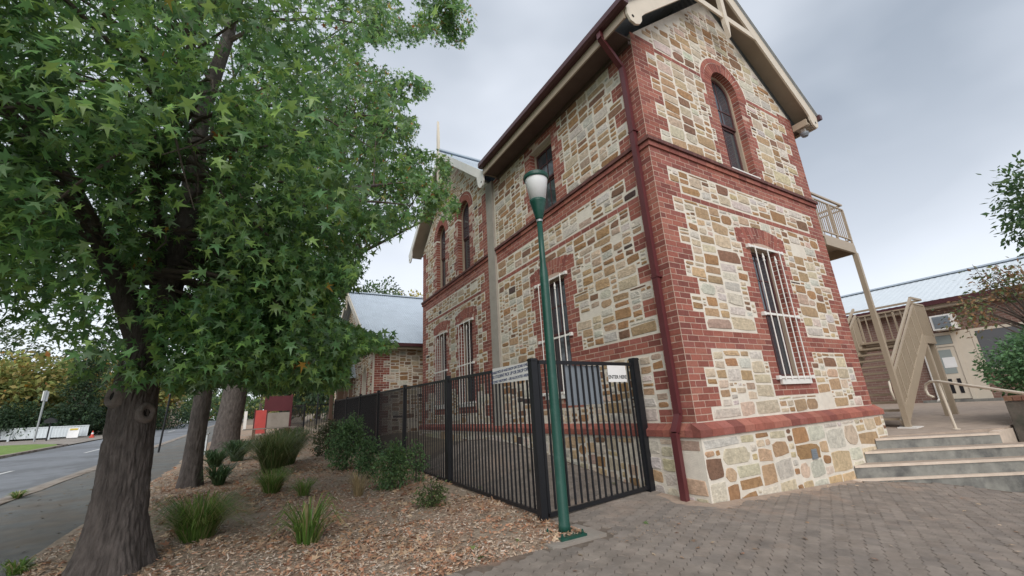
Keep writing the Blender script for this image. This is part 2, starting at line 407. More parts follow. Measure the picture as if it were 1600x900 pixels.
BOXF = [(0,1,2,3),(4,5,1,0),(5,6,2,1),(6,7,3,2),(7,4,0,3)]
def brick_box(face, u0, u1, v0, v1, d0, d1, parent, r):
    j = 0.0015
    v = [face.P(u0+r.uniform(-j, j), v0+r.uniform(-j, j), d1), face.P(u1+r.uniform(-j, j), v0+r.uniform(-j, j), d1), face.P(u1+r.uniform(-j, j), v1+r.uniform(-j, j), d1), face.P(u0+r.uniform(-j, j), v1+r.uniform(-j, j), d1),
         face.P(u0, v0, d0), face.P(u1, v0, d0), face.P(u1, v1, d0), face.P(u0, v1, d0)]
    c = r.choice(BR_COLS); k = r.uniform(0.86, 1.12); put('brick', v, BOXF, tuple(x*k for x in c), parent, math.sqrt((u1-u0)*(v1-v0)))
def course(face, u0, u1, v0, ph, parent, r, deepL=False, deepR=False, cs=CS, end_pad=0.0):
    """one course of bricks between u0 and u1"""
    jt = 0.0115; u = u0; seq = []; first = True
    while u < u1-0.02:
        w = (0.115 if ph else 0.235) if first else 0.235
        first = False
        if u1-(u+w) < 0.07: w = u1-u
        seq.append((u, min(u+w, u1))); u += w
    for k, (a, b) in enumerate(seq):
        d0 = -0.02; d1 = 0.003 + r.uniform(-0.0015, 0.002)
        aa, bb = a+jt/2, b-jt/2
        if k == 0:
            aa = a - (0.004 if deepL else -jt/2) - end_pad
            if deepL: d0 = -0.21
        if k == len(seq)-1:
            if deepR: bb = b+0.004; d0 = -0.21
        brick_box(face, aa, bb, v0+jt/2, v0+cs-jt/2, d0, d1, parent, r)

class Wall:
    """collects openings and brick zones of one face, then lays bricks and rubble"""
    def __init__(s, name, face, outer, seed, thick=0.3):
        s.face = face; s.outer = outer; s.holes = []; s.rects = []; s.rings = []; s.name = name; s.r = random.Random(seed); s.thick = thick
        s.rows = []; s.wedges = []
    def quoin(s, u0, side, z0, ks, narrow=0.345, wide=0.575, start_wide=False):
        """ks = list of group sizes from z0; side +1 grows to +u from u0, -1 to -u"""
        k = 0; w = start_wide
        for n in ks:
            L_ = wide if w else narrow
            a, b = (u0, u0+L_) if side > 0 else (u0-L_, u0)
            s.zone(a, b, z0+k*CS, n, k0=k); k += n; w = not w
    def zone(s, a, b, z, n, deepL=False, deepR=False, k0=0, pad=0.0):
        s.rects.append((a, b, z, z+n*CS))
        for i in range(n): s.rows.append((a, b, z+i*CS, (i+k0) % 2, deepL, deepR, pad))
    def jambs(s, u0, u1, z0, n, flip=0):
        k = 0; w = bool(flip)
        while k < n:
            g = min(3, n-k); L_ = 0.345 if w else 0.23
            s.zone(u0-L_, u0, z0+k*CS, g, deepR=True, k0=k); s.zone(u1, u1+L_, z0+k*CS, g, deepL=True, k0=k)
            k += g; w = not w
    def flat_arch(s, u0, u1, z, h=0.33, spread=0.17, rise=0.07):
        n = 11; c = (u0+u1)/2; n_ = n
        s.rects.append((u0-spread*0.8, u1+spread*0.8, z-0.01, z+h))
        for i in range(n_):
            t0, t1 = i/n_, (i+1)/n_
            bot = lambda t: (u0+(u1-u0)*t, z + rise*(1-(2*t-1)**2) - 0.002)
            top = lambda t: (u0-spread+(u1-u0+2*spread)*t, z + h - 0.04 + rise*(1-(2*t-1)**2))
            g = 0.06
            b0, b1, t0_, t1_ = bot(t0+g/n_), bot(t1-g/n_), top(t0+g/n_), top(t1-g/n_)
            mid0 = ((b0[0]+t0_[0])/2, (b0[1]+t0_[1])/2); mid1 = ((b1[0]+t1_[0])/2, (b1[1]+t1_[1])/2)
            jj = 0.005
            if i % 2: cuts = [(b0, b1, mid0, mid1, 0, -jj), (mid0, mid1, t0_, t1_, jj, 0)]
            else:
                q = 0.33; m0 = tuple(b0[k]*(1-q)+t0_[k]*q for k in (0, 1)); m1 = tuple(b1[k]*(1-q)+t1_[k]*q for k in (0, 1))
                cuts = [(b0, b1, m0, m1, 0, -jj), (m0, m1, t0_, t1_, jj, 0)]
            for A, B, C_, D_, lo, hi in cuts:
                s.wedges.append([(A[0], A[1]+lo), (B[0], B[1]+lo), (D_[0], D_[1]+hi), (C_[0], C_[1]+hi)])
    def round_arch(s, c, zs, r0, r1, n=21):
        s.rings.append((c, zs, r1))
        rm = r0 + (r1-r0)*0.66
        for i in range(n):
            a0 = math.pi*(i+0.06)/n; a1 = math.pi*(i+0.94)/n
            pt = lambda r_, a: (c+r_*math.cos(a), zs+r_*math.sin(a))
            s.wedges.append([pt(r0-0.004, a0), pt(r0-0.004, a1), pt(rm-0.005, a1), pt(rm-0.005, a0)])
        n2 = 13
        for i in range(n2):
            a0 = math.pi*(i+0.03)/n2; a1 = math.pi*(i+0.97)/n2; am = (a0+a1)/2
            pt = lambda r_, a: (c+r_*math.cos(a), zs+r_*math.sin(a))
            s.wedges.append([pt(rm+0.005, a0), pt(rm+0.005, am), pt(rm+0.005, a1), pt(r1, a1), pt(r1, am), pt(r1, a0)])
    def finish(s, parent, joints=True, keep=True, stone_top=None, vmin=0.93, big=False, extra=None, vmax=9.6):
        core = panel('wall', s.face, s.outer, s.holes, s.thick, M['mortar'], parent); s.core = core; r = s.r
        for a, b, z, ph, dl, dr, pad in s.rows: course(s.face, a, b, z, ph, core, r, dl, dr, end_pad=pad)
        jv = []; jf = []
        for i, (a, b, c, d) in enumerate(s.rects):
            dd = 0.0006+i*1.2e-5; n0 = len(jv); jv += [s.face.P(a, c, dd), s.face.P(b, c, dd), s.face.P(b, d, dd), s.face.P(a, d, dd)]; jf.append((n0, n0+1, n0+2, n0+3))
        for hq in s.holes: pass
        if joints: mesh_obj('brick_joints', jv, jf, M['mortar_line'], core)['kind'] = 'stuff'
        for w in s.wedges:
            n = len(w); d1 = 0.004+r.uniform(-.001, .002)
            v = [s.face.P(p[0], p[1], d1) for p in w] + [s.face.P(p[0], p[1], -0.21) for p in w]
            f = [tuple(range(n))] + [(i, (i+1) % n, n+(i+1) % n, n+i) for i in range(n)]
            c = r.choice(BR_COLS); k = r.uniform(0.9, 1.15); put('brick', v, f, tuple(x*k for x in c), core, 0.12)
        rubble(s, core, vmin, vmax, big, extra)
        return core

def rubble(w, core, vmin, vmax, big=False, extra=None, cell=0.022, d_base=0.0):
    r = w.r; us = [p[0] for p in w.outer]; u0, u1 = min(us), max(us)
    vmax = min(vmax, max(p[1] for p in w.outer))
    nu = int((u1-u0)/cell); nv = int((vmax-vmin)/cell)
    U, V = np.meshgrid(u0+(np.arange(nu)+.5)*cell, vmin+(np.arange(nv)+.5)*cell)
    ok = inpoly(U, V, w.outer)
    for h in w.holes: ok &= ~inpoly(U, V, h)
    g = 0.012
    for a, b, c, d in w.rects: ok &= ~((U > a-g) & (U < b+g) & (V > c-g) & (V < d+g))
    for c, z, R in w.rings: ok &= ~(((U-c)**2+(V-z)**2 < (R+g)**2) & (V > z-0.05))
    if extra is not None: ok &= extra(U, V)
    free = ok.copy()
    sc = 1.75 if big else 1.0
    for i in range(nv):
        j = 0
        while j < nu:
            if not free[i, j]: j += 1; continue
            t = r.random()
            if t < 0.56: W, Hh = r.uniform(.28, .58), r.uniform(.14, .24)
            elif t < 0.88: W, Hh = r.uniform(.20, .38), r.uniform(.10, .17)
            else: W, Hh = r.uniform(.09, .24), r.uniform(.06, .11)
            sc2 = 1.5 if big else getattr(w, 'sc2', 0.92)
            W *= sc2; Hh *= sc2
            cw, ch = max(3, int(W/cell)), max(2, int(Hh/cell))
            k = 0
            while k < cw and j+k < nu and free[i, j+k]: k += 1
            # do not leave slivers at the end of a run
            e = k
            while j+e < nu and free[i, j+e] and e < k+4: e += 1
            if e < k+4: k = e
            if k < 4 or (k < 6 and r.random() < 0.5):
                free[i, j:j+k] = False; j += k; continue
            ch = min(ch, max(2, int((0.62 if not big else 0.85)*k)))
            m_ = 1
            while m_ < ch and i+m_ < nv and free[i+m_, j:j+k].all(): m_ += 1
            free[i:i+m_, j:j+k] = False
            if m_ >= 2 and r.random() > 0.015:
                stone(w.face, u0+j*cell, u0+(j+k)*cell, vmin+i*cell, vmin+(i+m_)*cell, core, r, big, d_base, 0.55 if big else getattr(w, 'pale', 0.0))
            j += k
def inpoly(X, Y, poly):
    r = np.zeros(X.shape, bool); n = len(poly)
    for i in range(n):
        x0, y0 = poly[i]; x1, y1 = poly[(i+1) % n]
        if y0 == y1: continue
        c = ((Y < y0) != (Y < y1)) & (X < (x1-x0)*(Y-y0)/(y1-y0)+x0)
        r ^= c
    return r
def stone(face, a, b, c, d, parent, r, big=False, base=0.0, pale=0.0):
    w, h = b-a, d-c
    lo = 0.007 if not big else 0.009
    il, ir, ib, it = (min(r.uniform(lo, 0.019), 0.24*min(w, h)) for _ in range(4))
    a += il; b -= ir; c += ib; d -= it; w, h = b-a, d-c
    if w < 0.02 or h < 0.015: return
    cx, cy = (a+b)/2, (c+d)/2; pts = []
    mn = min(w, h); jit = mn*0.04; tilt = r.gauss(0, 0.03) if w < 2.2*h else r.gauss(0, 0.014); sh = r.gauss(0, 0.05)
    rnd = r.random() < 0.10
    raw = []
    for sx, sy in ((1, 1), (-1, 1), (-1, -1), (1, -1)):
        q = mn*(r.uniform(0.22, 0.42) if rnd else r.uniform(0.03, 0.13)); q2 = mn*(r.uniform(0.22, 0.42) if rnd else r.uniform(0.03, 0.13))
        ex = r.uniform(0, 0.07)*w if r.random() < 0.4 else 0.0; ey = r.uniform(0, 0.13)*h if r.random() < 0.4 else 0.0
        p1 = (sx*(w/2-ex), sy*(h/2-q-ey)); p2 = (sx*(w/2-q2-ex), sy*(h/2-ey)); pm = ((p1[0]+p2[0])/2*1.02+sx*0.1*q2, (p1[1]+p2[1])/2*1.02+sy*0.1*q)
        raw += [p1, pm, p2] if sx*sy > 0 else [p2, pm, p1]
        m_ = (0.0, sy*h/2) if sx*sy > 0 else (sx*w/2, 0.0)
        raw.append((m_[0]+r.uniform(-.2, .2)*(w if m_[0] == 0 else 0), m_[1]+r.uniform(-.2, .2)*(h if m_[1] == 0 else 0)))
    n = len(raw)
    for x, y in raw:
        x += r.uniform(-jit, jit)*0.6 + sh*y; y += r.uniform(-jit, jit)*0.6
        pts.append((cx + x - tilt*y, cy + y + tilt*x))
    pr = r.uniform(0.002, 0.010)
    v = [face.P(p[0], p[1], base-0.004) for p in pts]
    ins = 1 - min(0.16, 0.008/min(w, h)*1.6)
    v += [face.P(cx+(p[0]-cx)*ins, cy+(p[1]-cy)*ins, base+pr+r.uniform(-.002, .003)) for p in pts]
    v.append(face.P(cx+r.uniform(-.1, .1)*w, cy+r.uniform(-.1, .1)*h, base+pr+r.uniform(-0.001, .008)))
    f = [(k, (k+1) % n, n+(k+1) % n, n+k) for k in range(n)] + [(n+k, n+(k+1) % n, 2*n) for k in range(n)]
    put('stone', v, f, pick_stone(r, pale), parent, math.sqrt(w*h))

# --- right (front gable) face
TOP = 7.10
WR = Wall('front', FR, [(0, -0.6), (LEN_R, -0.6), (LEN_R, TOP+0.1), (LEN_R/2, TOP+0.1+LEN_R/2*0.863), (0, TOP+0.1)], 11)
WR.sc2 = 1.12; WR.pale = 0.30
WIN = (2.18, 3.04)
WR.holes = [[(WIN[0], 1.42), (WIN[1], 1.42), (WIN[1], 3.70), (WIN[0], 3.70)], arch_poly(WIN[0], WIN[1], Z1+0.02, 7.07)]
Glo = [2, 3, 3, 3, 3, 3, 3, 3, 3, 3, 3, 3, 3, 3, 3]        # from plinth; index 4 is the band
# narrow first on the front, wide first on the side
def lower_quoin(W, u0, side, first_wide, pad=0.0):
    k = 0; w = first_wide
    for n in Glo:
        if k == 11:                                         # band courses
            pass
        Lq = 0.575 if w else 0.345
        if not (11 <= k < 14):
            a, b = (u0, u0+Lq) if side > 0 else (u0-Lq, u0)
            W.zone(a, b, Z0+k*CS, n, k0=k)
            w = not w
        else:
            w = True if not first_wide else False
        k += n
def upper_quoin(W, u0, side, first_wide, groups=8):
    W.quoin(u0, side, Z1, [3]*groups, start_wide=first_wide)
lower_quoin(WR, 0, 1, False); lower_quoin(WR, LEN_R, -1, False)
upper_quoin(WR, 0, 1, False, 8); upper_quoin(WR, LEN_R, -1, False, 8)
ZB = Z0+11*CS
for a, b in ((0, WIN[0]), (WIN[1], LEN_R)): WR.zone(a, b, ZB, 3, deepR=(a == 0), deepL=(a != 0))
WR.zone(0, LEN_R, Z0+44*CS, 3)
for a, b in ((0.575, LEN_R-0.575),): WR.zone(a, b, Z0+38*CS, 1)
WR.jambs(WIN[0], WIN[1], Z0+6*CS, 5); WR.jambs(WIN[0], WIN[1], Z0+14*CS, 21, 1)
WR.zone(WIN[0]-0.23, WIN[1]+0.23, Z0+3*CS, 3)
WR.zone(WIN[0]-0.29, WIN[0]-0.16, 3.70+0.02, 3); WR.zone(WIN[1]+0.16, WIN[1]+0.29, 3.70+0.02, 3)
WR.flat_arch(WIN[0], WIN[1], 3.70)
WR.jambs(WIN[0], WIN[1], Z1, 21, 0)
WR.zone(WIN[0]-0.30, WIN[0], Z1+21*CS, 1, deepR=True); WR.zone(WIN[1], WIN[1]+0.30, Z1+21*CS, 1, deepL=True)
WR.round_arch((WIN[0]+WIN[1])/2, 7.07, 0.43, 0.74)
for a, b in ((0.575, WIN[0]-0.32), (WIN[1]+0.32, LEN_R-0.575)): WR.zone(a, b, Z1+22*CS, 1)
core_r = WR.finish(house, vmin=Z0+0.005, extra=lambda U, V: ~((V > 4.99) & (V < 5.18)))

# --- left (long) face
WY = 7.95                                                # centre of the cross gable
WL_ = Wall('side', FL, [(0.3, -0.6), (LEN_L, -0.6), (LEN_L, TOP), (WY, TOP+2.30), (5.20, TOP), (0.3, TOP)], 23)
F1 = (2.38, 3.22); G1 = (6.56, 7.40); G2 = (8.46, 9.28)
WL_.holes = [[(a, 1.42), (b, 1.42), (b, 3.70), (a, 3.70)] for a, b in (F1, G1, G2)] + [[(F1[0], Z1+0.02), (F1[1], Z1+0.02), (F1[1], 6.80), (F1[0], 6.80)]] \
           + [arch_poly(a, b, Z1+0.02, 7.05) for a, b in (G1, G2)]
lower_quoin(WL_, 0.0, 1, True); upper_quoin(WL_, 0.0, 1, True, 7)
lower_quoin(WL_, LEN_L, -1, False); upper_quoin(WL_, LEN_L, -1, False, 7)
lower_quoin(WL_, 5.37, 1, False); upper_quoin(WL_, 5.37, 1, False, 7)
edges = [0.0, F1[0], F1[1], 4.99, 5.37, G1[0], G1[1], G2[0], G2[1], LEN_L]
for a, b in ((0, F1[0]), (F1[1], 4.99), (5.37, G1[0]), (G1[1], G2[0]), (G2[1], LEN_L)):
    WL_.zone(a, b, ZB, 3, deepR=b in (F1[0], G1[0], G2[0]), deepL=a in (F1[1], G1[1], G2[1]))
for a, b in ((0.345, 4.99), (5.945, LEN_L-0.575)): WL_.zone(a, b, Z0+38*CS, 1)
for a, b in ((0.0, 4.99), (5.37, LEN_L)): WL_.zone(a, b, Z0+44*CS, 3)
for a, b in (F1, G1, G2):
    WL_.jambs(a, b, Z0+6*CS, 5); WL_.jambs(a, b, Z0+14*CS, 21, 1); WL_.zone(a-0.23, b+0.23, Z0+3*CS, 3)
    WL_.zone(a-0.29, a-0.16, 3.72, 3); WL_.zone(b+0.16, b+0.29, 3.72, 3); WL_.flat_arch(a, b, 3.70)
WL_.jambs(F1[0], F1[1], Z1, 19, 1)
WL_.zone(F1[0]-0.23, F1[1]+0.23, 6.82, 3)
for a, b in (G1, G2): WL_.jambs(a, b, Z1, 21, 0); WL_.round_arch((a+b)/2, 7.05, (b-a)/2, (b-a)/2+0.27)
WL_.zone(0.575, 1.9, Z1+21*CS, 1); WL_.zone(3.6, 4.99, Z1+21*CS, 1)
core_l = WL_.finish(house, vmin=Z0+0.005, extra=lambda U, V: ~((V > 4.99) & (V < 5.18)) & ~((U > 4.97) & (U < 5.38)))

# --- plinth: projecting rubble base below a moulded brick course
PL = 0.085
b = MB(); b.box(-PL, LEN_R+PL, -PL, -0.001, -0.7, 0.735); pl_r = b.build('plinth', M['mortar'], house)
b = MB(); b.box(-PL, -0.001, 0.0, LEN_L+PL, -0.7, 0.735); pl_l = b.build('plinth', M['mortar'], house)
class Dummy: pass
def base_rubble(face, u0, u1, core, seed, off, zf):
    w = Dummy(); w.r = random.Random(seed); w.face = face; w.outer = [(u0, -0.5), (u1, -0.5), (u1, 0.725), (u0, 0.725)]; w.holes = []; w.rects = []; w.rings = []
    rubble(w, core, -0.45, 0.725, True, lambda U, V: V > zf(U), d_base=off)
base_rubble(FR, -PL, LEN_R+PL, pl_r, 15, PL, lambda U: -0.05*np.clip(U, 0, 4.2)-0.15)
base_rubble(FL, -PL+0.02, LEN_L+PL, pl_l, 6, PL, lambda U: -0.1+0.10*np.clip(U, 0, 5))
def moulded(face, u0, u1, w, prof, parent, r, size=0.2, pal=None):
    u = u0
    while u < u1-0.02:
        e = min(u+w, u1); v = []
        for uu in (u+0.003, e-0.003): v += [face.P(uu, z, d) for d, z in prof]
        n = len(prof); f = [tuple(range(n-1, -1, -1)), tuple(range(n, 2*n))] + [(i, (i+1) % n, n+(i+1) % n, n+i) for i in range(n)]
        c = r.choice(pal or BR_COLS); k = r.uniform(0.92, 1.12); put('brick', v, f, tuple(x*k for x in c), parent, size); u = e
r5 = random.Random(5)
prof1 = [(-0.01, 0.74), (PL+0.03, 0.74), (PL+0.03, 0.825), (-0.01, 0.915)]
moulded(FR, -PL-0.03, LEN_R+PL+0.03, 0.235, prof1, pl_r, r5); moulded(FL, 0.0, LEN_L+PL, 0.118, prof1, pl_l, r5)
lowS = [(-0.01, 5.005), (0.03, 5.005), (0.03, 5.085), (-0.01, 5.085)]; upS = [(-0.01, 5.09), (0.062, 5.09), (0.062, 5.15), (-0.01, 5.172)]
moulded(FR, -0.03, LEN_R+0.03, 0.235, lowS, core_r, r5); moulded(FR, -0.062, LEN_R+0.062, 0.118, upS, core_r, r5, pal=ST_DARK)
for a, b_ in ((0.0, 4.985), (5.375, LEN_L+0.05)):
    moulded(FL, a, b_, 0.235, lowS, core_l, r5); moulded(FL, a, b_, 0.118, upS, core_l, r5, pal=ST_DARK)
# air vents in the base
for u, z in ((2.38, 0.24),):
    b = MB(); f0 = FR
    x0, x1 = u, u+0.15
    b.box(x0, x1, -PL-0.022, -PL-0.002, z, z+0.14)
    for k in range(4): b.box(x0+0.012, x1-0.012, -PL-0.027, -PL-0.022, z+0.02+k*0.028, z+0.034+k*0.028)
    b.build('air_vent', M['shield'], house)
# remaining walls
b = MB(); b.box(LEN_R-0.3, LEN_R-0.001, 0.3, LEN_L-0.3, -0.6, TOP); b.build('wall', M['mortar'], house)
FB = Face((LEN_R, 0, 0), (0, 1, 0), (1, 0, 0))
WB = Dummy(); WB.r = random.Random(44); WB.face = FB; WB.outer = [(0.0, 0.3), (LEN_L, 0.3), (LEN_L, TOP), (0.0, TOP)]; WB.holes = []; WB.rings = []
WB.rects = []
rb = random.Random(45)
for g in range(24):
    wq = 0.575 if g % 2 else 0.345; WB.rects.append((0, wq, 0.4+g*3*CS, 0.4+(g+1)*3*CS))
    for q in range(3): course(FB, 0.0, wq, 0.4+(g*3+q)*CS, q % 2, core_r, rb)
rubble(WB, core_r, 0.4, TOP, False, None)
b = MB(); b.box(0.301, LEN_R-0.301, LEN_L-0.3, LEN_L-0.002, -0.6, TOP+0.3); b.build('wall', M['brickwall'], house)
b = MB(); b.box(0.35, LEN_R-0.35, 0.35, LEN_L-0.35, 4.4, 4.6); b.build('upper_floor', M['interior'], house)

# emit the 300 largest of each kind as parts, the rest as one part
for kind, m in (('brick', M['brick']), ('stone', M['stone'])):
    L_ = sorted(pieces[kind], key=lambda q: -q[4])
    for v, f, c, par, wgt in L_[:300]:
        org = np.mean(np.array(v), axis=0); mesh_obj(kind, v, f, m, par, origin=org, cols=[c]*len(f))
    mb = MB()
    for v, f, c, par, wgt in L_[300:]: mb.add(v, f, c)
    o = mb.build('brickwork' if kind == 'brick' else 'rubble_stonework', m, house); tag(o, kind='stuff')

# cement strip between the two wings
b = MB(); b.box(-0.055, -0.001, 5.0, 5.36, 0.0, TOP); b.build('cement_strip', M['cement'], house)

# --- windows
def rect_frame(b, face, u0, u1, v0, v1, w, d0, d1):
    def bx(a, b2, c, e):
        p = [face.P(a, c, d0), face.P(b2, c, d0), face.P(b2, e, d0), face.P(a, e, d0)]
        b.plate(p, face.N*(d1-d0))
    bx(u0, u0+w, v0, v1); bx(u1-w, u1, v0, v1); bx(u0+w, u1-w, v0, v0+w); bx(u0+w, u1-w, v1-w, v1)
def fbox(b, face, u0, u1, v0, v1, d0, d1):
    b.plate([face.P(u0, v0, d0), face.P(u1, v0, d0), face.P(u1, v1, d0), face.P(u0, v1, d0)], face.N*(d1-d0))
def arch_ring(b, face, u0, u1, vs_, w, d0, d1, n=16):
    R = (u1-u0)/2; c = (u0+u1)/2
    for k in range(n):
        t0, t1 = math.pi*k/n, math.pi*(k+1)/n
        q = [(c+R*math.cos(t0), vs_+R*math.sin(t0)), (c+R*math.cos(t1), vs_+R*math.sin(t1)), (c+(R-w)*math.cos(t1), vs_+(R-w)*math.sin(t1)), (c+(R-w)*math.cos(t0), vs_+(R-w)*math.sin(t0))]
        b.plate([face.P(x, z, d0) for x, z in q], face.N*(d1-d0))
def window(face, u0, u1, v0, v1, arch=False, grille=False, sill=True, blind=0.0):
    ctr = face.P((u0+u1)/2, v0, -0.2)
    b = MB()
    if arch:
        vsp = v1
        fbox(b, face, u0, u0+0.05, v0, vsp, -0.25, -0.13); fbox(b, face, u1-0.05, u1, v0, vsp, -0.25, -0.13); fbox(b, face, u0+.05, u1-.05, v0, v0+0.05, -0.25, -0.13)
        arch_ring(b, face, u0, u1, vsp, 0.05, -0.25, -0.13)
    else: rect_frame(b, face, u0, u1, v0, v1, 0.05, -0.25, -0.13)
    w = b.build('window', M['tan'], house, origin=ctr)
    b = MB(); top = v1+(u1-u0)/2 if arch else v1; mid = v0+(top-v0)*0.5
    a0, a1 = u0+0.05, u1-0.05
    rect_frame(b, face, a0, a1, v0+0.05, mid, 0.045, -0.225, -0.185)
    if arch:
        fbox(b, face, a0, a0+0.045, mid+.001, v1, -0.195, -0.155); fbox(b, face, a1-0.045, a1, mid+.001, v1, -0.195, -0.155); fbox(b, face, a0+.045, a1-.045, mid+.001, mid+0.05, -0.195, -0.155)
        arch_ring(b, face, a0, a1, v1, 0.045, -0.195, -0.155)
    else: rect_frame(b, face, a0, a1, mid+0.001, v1-0.05, 0.045, -0.195, -0.155)
    c = (u0+u1)/2
    fbox(b, face, c-0.011, c+0.011, v0+0.095, mid-.045, -0.215, -0.197)
    fbox(b, face, c-0.011, c+0.011, mid+0.05, top-0.09, -0.187, -0.165)
    for q in (0.5,): fbox(b, face, a0+.045, c-.011, mid+(v1-mid)*q, mid+(v1-mid)*q+0.022, -0.186, -0.166); fbox(b, face, c+.011, a1-.045, mid+(v1-mid)*q, mid+(v1-mid)*q+0.022, -0.186, -0.166)
    b.build('sash', M['sash'], w)
    def pane(name, pts, d, m):
        mesh_obj(name, [face.P(x, z, d) for x, z in pts], [tuple(range(len(pts)))], m, w)
    pane('pane', [(a0, v0+.05), (a1, v0+.05), (a1, mid), (a0, mid)], -0.206, M['glass'])
    up = [(a0, mid), (a1, mid), (a1, v1), (a0, v1)] if not arch else [(a0, mid), (a1, mid)] + arch_poly(a0, a1, mid, v1)[2:]
    pane('pane', up, -0.176, M['glass'])
    if sill:
        b = MB(); fbox(b, face, u0-0.02, u1+0.02, v0-0.075, v0+0.004, -0.2, 0.045); b.build('sill', M['white'], w)
    if grille:
        def bar(p, q, rr): 
            bb = MB(); bb.tube([p, q], rr, 8); return bb
        for z in (v0+0.03, v0+(v1-v0)*0.46, v1-0.05):
            bb = MB(); bb.beam(face.P(u0-0.07, z, 0.05), face.P(u1+0.07, z, 0.05), 0.012, 0.035)
            for uu in (u0-0.085, u1+0.085): fbox(bb, face, uu-0.03, uu+0.03, z-0.03, z+0.03, 0.006, 0.058)
            bb.build('grille_rail', M['white'], w)
        for k in range(5):
            uu = u0+0.05+(u1-u0-0.1)*k/4; sp = k % 2 == 1
            bb = bar(face.P(uu, v0-0.0, 0.065), face.P(uu, v1-(0.30 if sp else 0.03), 0.065), 0.010)
            if sp:
                pr_ = [(0.010, 0.0), (0.020, 0.01), (0.020, 0.025), (0.012, 0.035), (0.022, 0.07), (0.004, 0.15)]
                bb.lathe(pr_, face.P(uu, v1-0.30, 0.065), 8)
            bb.build('grille_bar', M['white'], w)
    return w
window(FR, WIN[0], WIN[1], 1.42, 3.70, grille=True)
window(FR, WIN[0], WIN[1], Z1+0.02, 7.07, arch=True)
for a, b_ in (F1, G1, G2): window(FL, a, b_, 1.42, 3.70, grille=True)
window(FL, F1[0], F1[1], Z1+0.02, 6.80, sill=False)
for a, b_ in (G1, G2): window(FL, a, b_, Z1+0.02, 7.05, arch=True, sill=False)

# --- roofs
def corrugated(b, A, along, n_along, down, amp=0.011, lam=0.09, per=4, thick=None):
    A = Vector(A); al = Vector(along); dn = Vector(down); nrm = al.cross(dn).normalized()
    if nrm.z < 0: nrm = -nrm
    Ln = al.length; nn = int(Ln/lam*per); v = []; f = []
    for i in range(nn+1):
        p = A + al*(i/nn); o = nrm*(amp*math.sin(2*math.pi*i/per))
        v += [p+o, p+dn+o]
    for i in range(nn): f.append((2*i, 2*i+1, 2*i+3, 2*i+2))
    b.add(v, f)
SL = 0.863; EX = -0.45; EZ = 7.27; APZ = EZ+(LEN_R/2-EX)*SL; RX = LEN_R/2
b = MB()
corrugated(b, (RX, -0.40, APZ), (0, 4.75+0.40, 0), 0, (EX-RX, 0, EZ-APZ))
corrugated(b, (RX, 4.75, APZ), (0, LEN_L+0.4-4.75, 0), 0, (0.06-RX, 0, (0.06-RX)*SL))
corrugated(b, (RX, -0.40, APZ), (0, LEN_L+0.8, 0), 0, (RX-EX, 0, EZ-APZ))
b.build('roof', M['roof'], house, smooth=True)
WX = -0.42; HW = LEN_L-WY+0.46; WSL = (9.74-7.12)/HW
b = MB()
corrugated(b, (WX, WY, 9.74), (RX-WX, 0, 0), 0, (0, -HW, -HW*WSL)); corrugated(b, (WX, WY, 9.74), (RX-WX, 0, 0), 0, (0, HW, -HW*WSL))
wroof = b.build('roof', M['roof'], house, smooth=True)
b = MB(); b.beam((WX, WY, 9.77), (RX, WY, 9.77), 0.22, 0.05); b.beam((RX, -0.40, APZ+0.03), (RX, LEN_L+0.4, APZ+0.03), 0.22, 0.05); b.build('ridge_cap', M['roof'], house)
# soffits: boards under the verge of the front gable and of the cross gable
def slab_under(b, p, q, e, t):
    b.plate([p, q, tuple(Vector(q)+Vector(e)), tuple(Vector(p)+Vector(e))], (0, 0, -t))
b = MB(); off = 0.05
for s_ in (-1, 1):
    xe = EX if s_ < 0 else LEN_R-EX
    slab_under(b, (RX, -0.315, APZ-off), (xe, -0.315, EZ-off), (0, 0.35, 0), 0.05)
b.build('soffit', M['soffit'], house)
b = MB()
for s_ in (-1, 1):
    slab_under(b, (WX+0.05, WY, 9.74-off), (WX+0.05, WY+s_*HW, 9.74-HW*WSL-off), (0.45, 0, 0), 0.05)
b.build('soffit', M['soffit'], house)
b = MB()
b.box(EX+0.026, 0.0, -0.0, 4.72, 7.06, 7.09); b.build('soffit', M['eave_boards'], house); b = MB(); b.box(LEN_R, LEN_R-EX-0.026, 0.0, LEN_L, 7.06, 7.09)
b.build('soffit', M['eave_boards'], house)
b = MB()                                                 # fascia boards and moulding
b.box(EX-0.005, EX+0.025, -0.30, 4.70, 7.0, 7.24); b.build('fascia', M['tan'], house); b = MB(); b.box(LEN_R-EX-0.025, LEN_R-EX+0.005, -0.30, LEN_L, 7.0, 7.24)
b.build('fascia', M['tan'], house)
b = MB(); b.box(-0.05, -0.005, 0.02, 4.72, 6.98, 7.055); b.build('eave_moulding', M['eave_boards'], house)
b = MB()
for k in range(5): b.box(LEN_R+0.06+k*0.085, LEN_R+0.125+k*0.085, -0.30, -0.02, 6.985, 7.018)
b.box(LEN_R+0.01, LEN_R+0.05, -0.30, -0.005, 6.95, 7.1)
b.build('eave_slats', M['tan'], house)
# gutters
b = MB(); g0 = EX-0.13
b.plate([(g0, -0.42, 7.30), (g0, -0.42, 7.20), (g0+0.03, -0.42, 7.165), (EX-0.006, -0.42, 7.165), (EX-0.006, -0.42, 7.29)], (0, 4.72+0.42, 0))
b.build('gutter', M['gutter'], house)
b = MB(); g1 = LEN_R-EX+0.006
b.plate([(g1, -0.42, 7.29), (g1, -0.42, 7.17), (g1+0.09, -0.42, 7.17), (g1+0.12, -0.42, 7.20), (g1+0.12, -0.42, 7.30)], (0, LEN_L+0.6, 0))
b.build('gutter', M['gutter'], house)
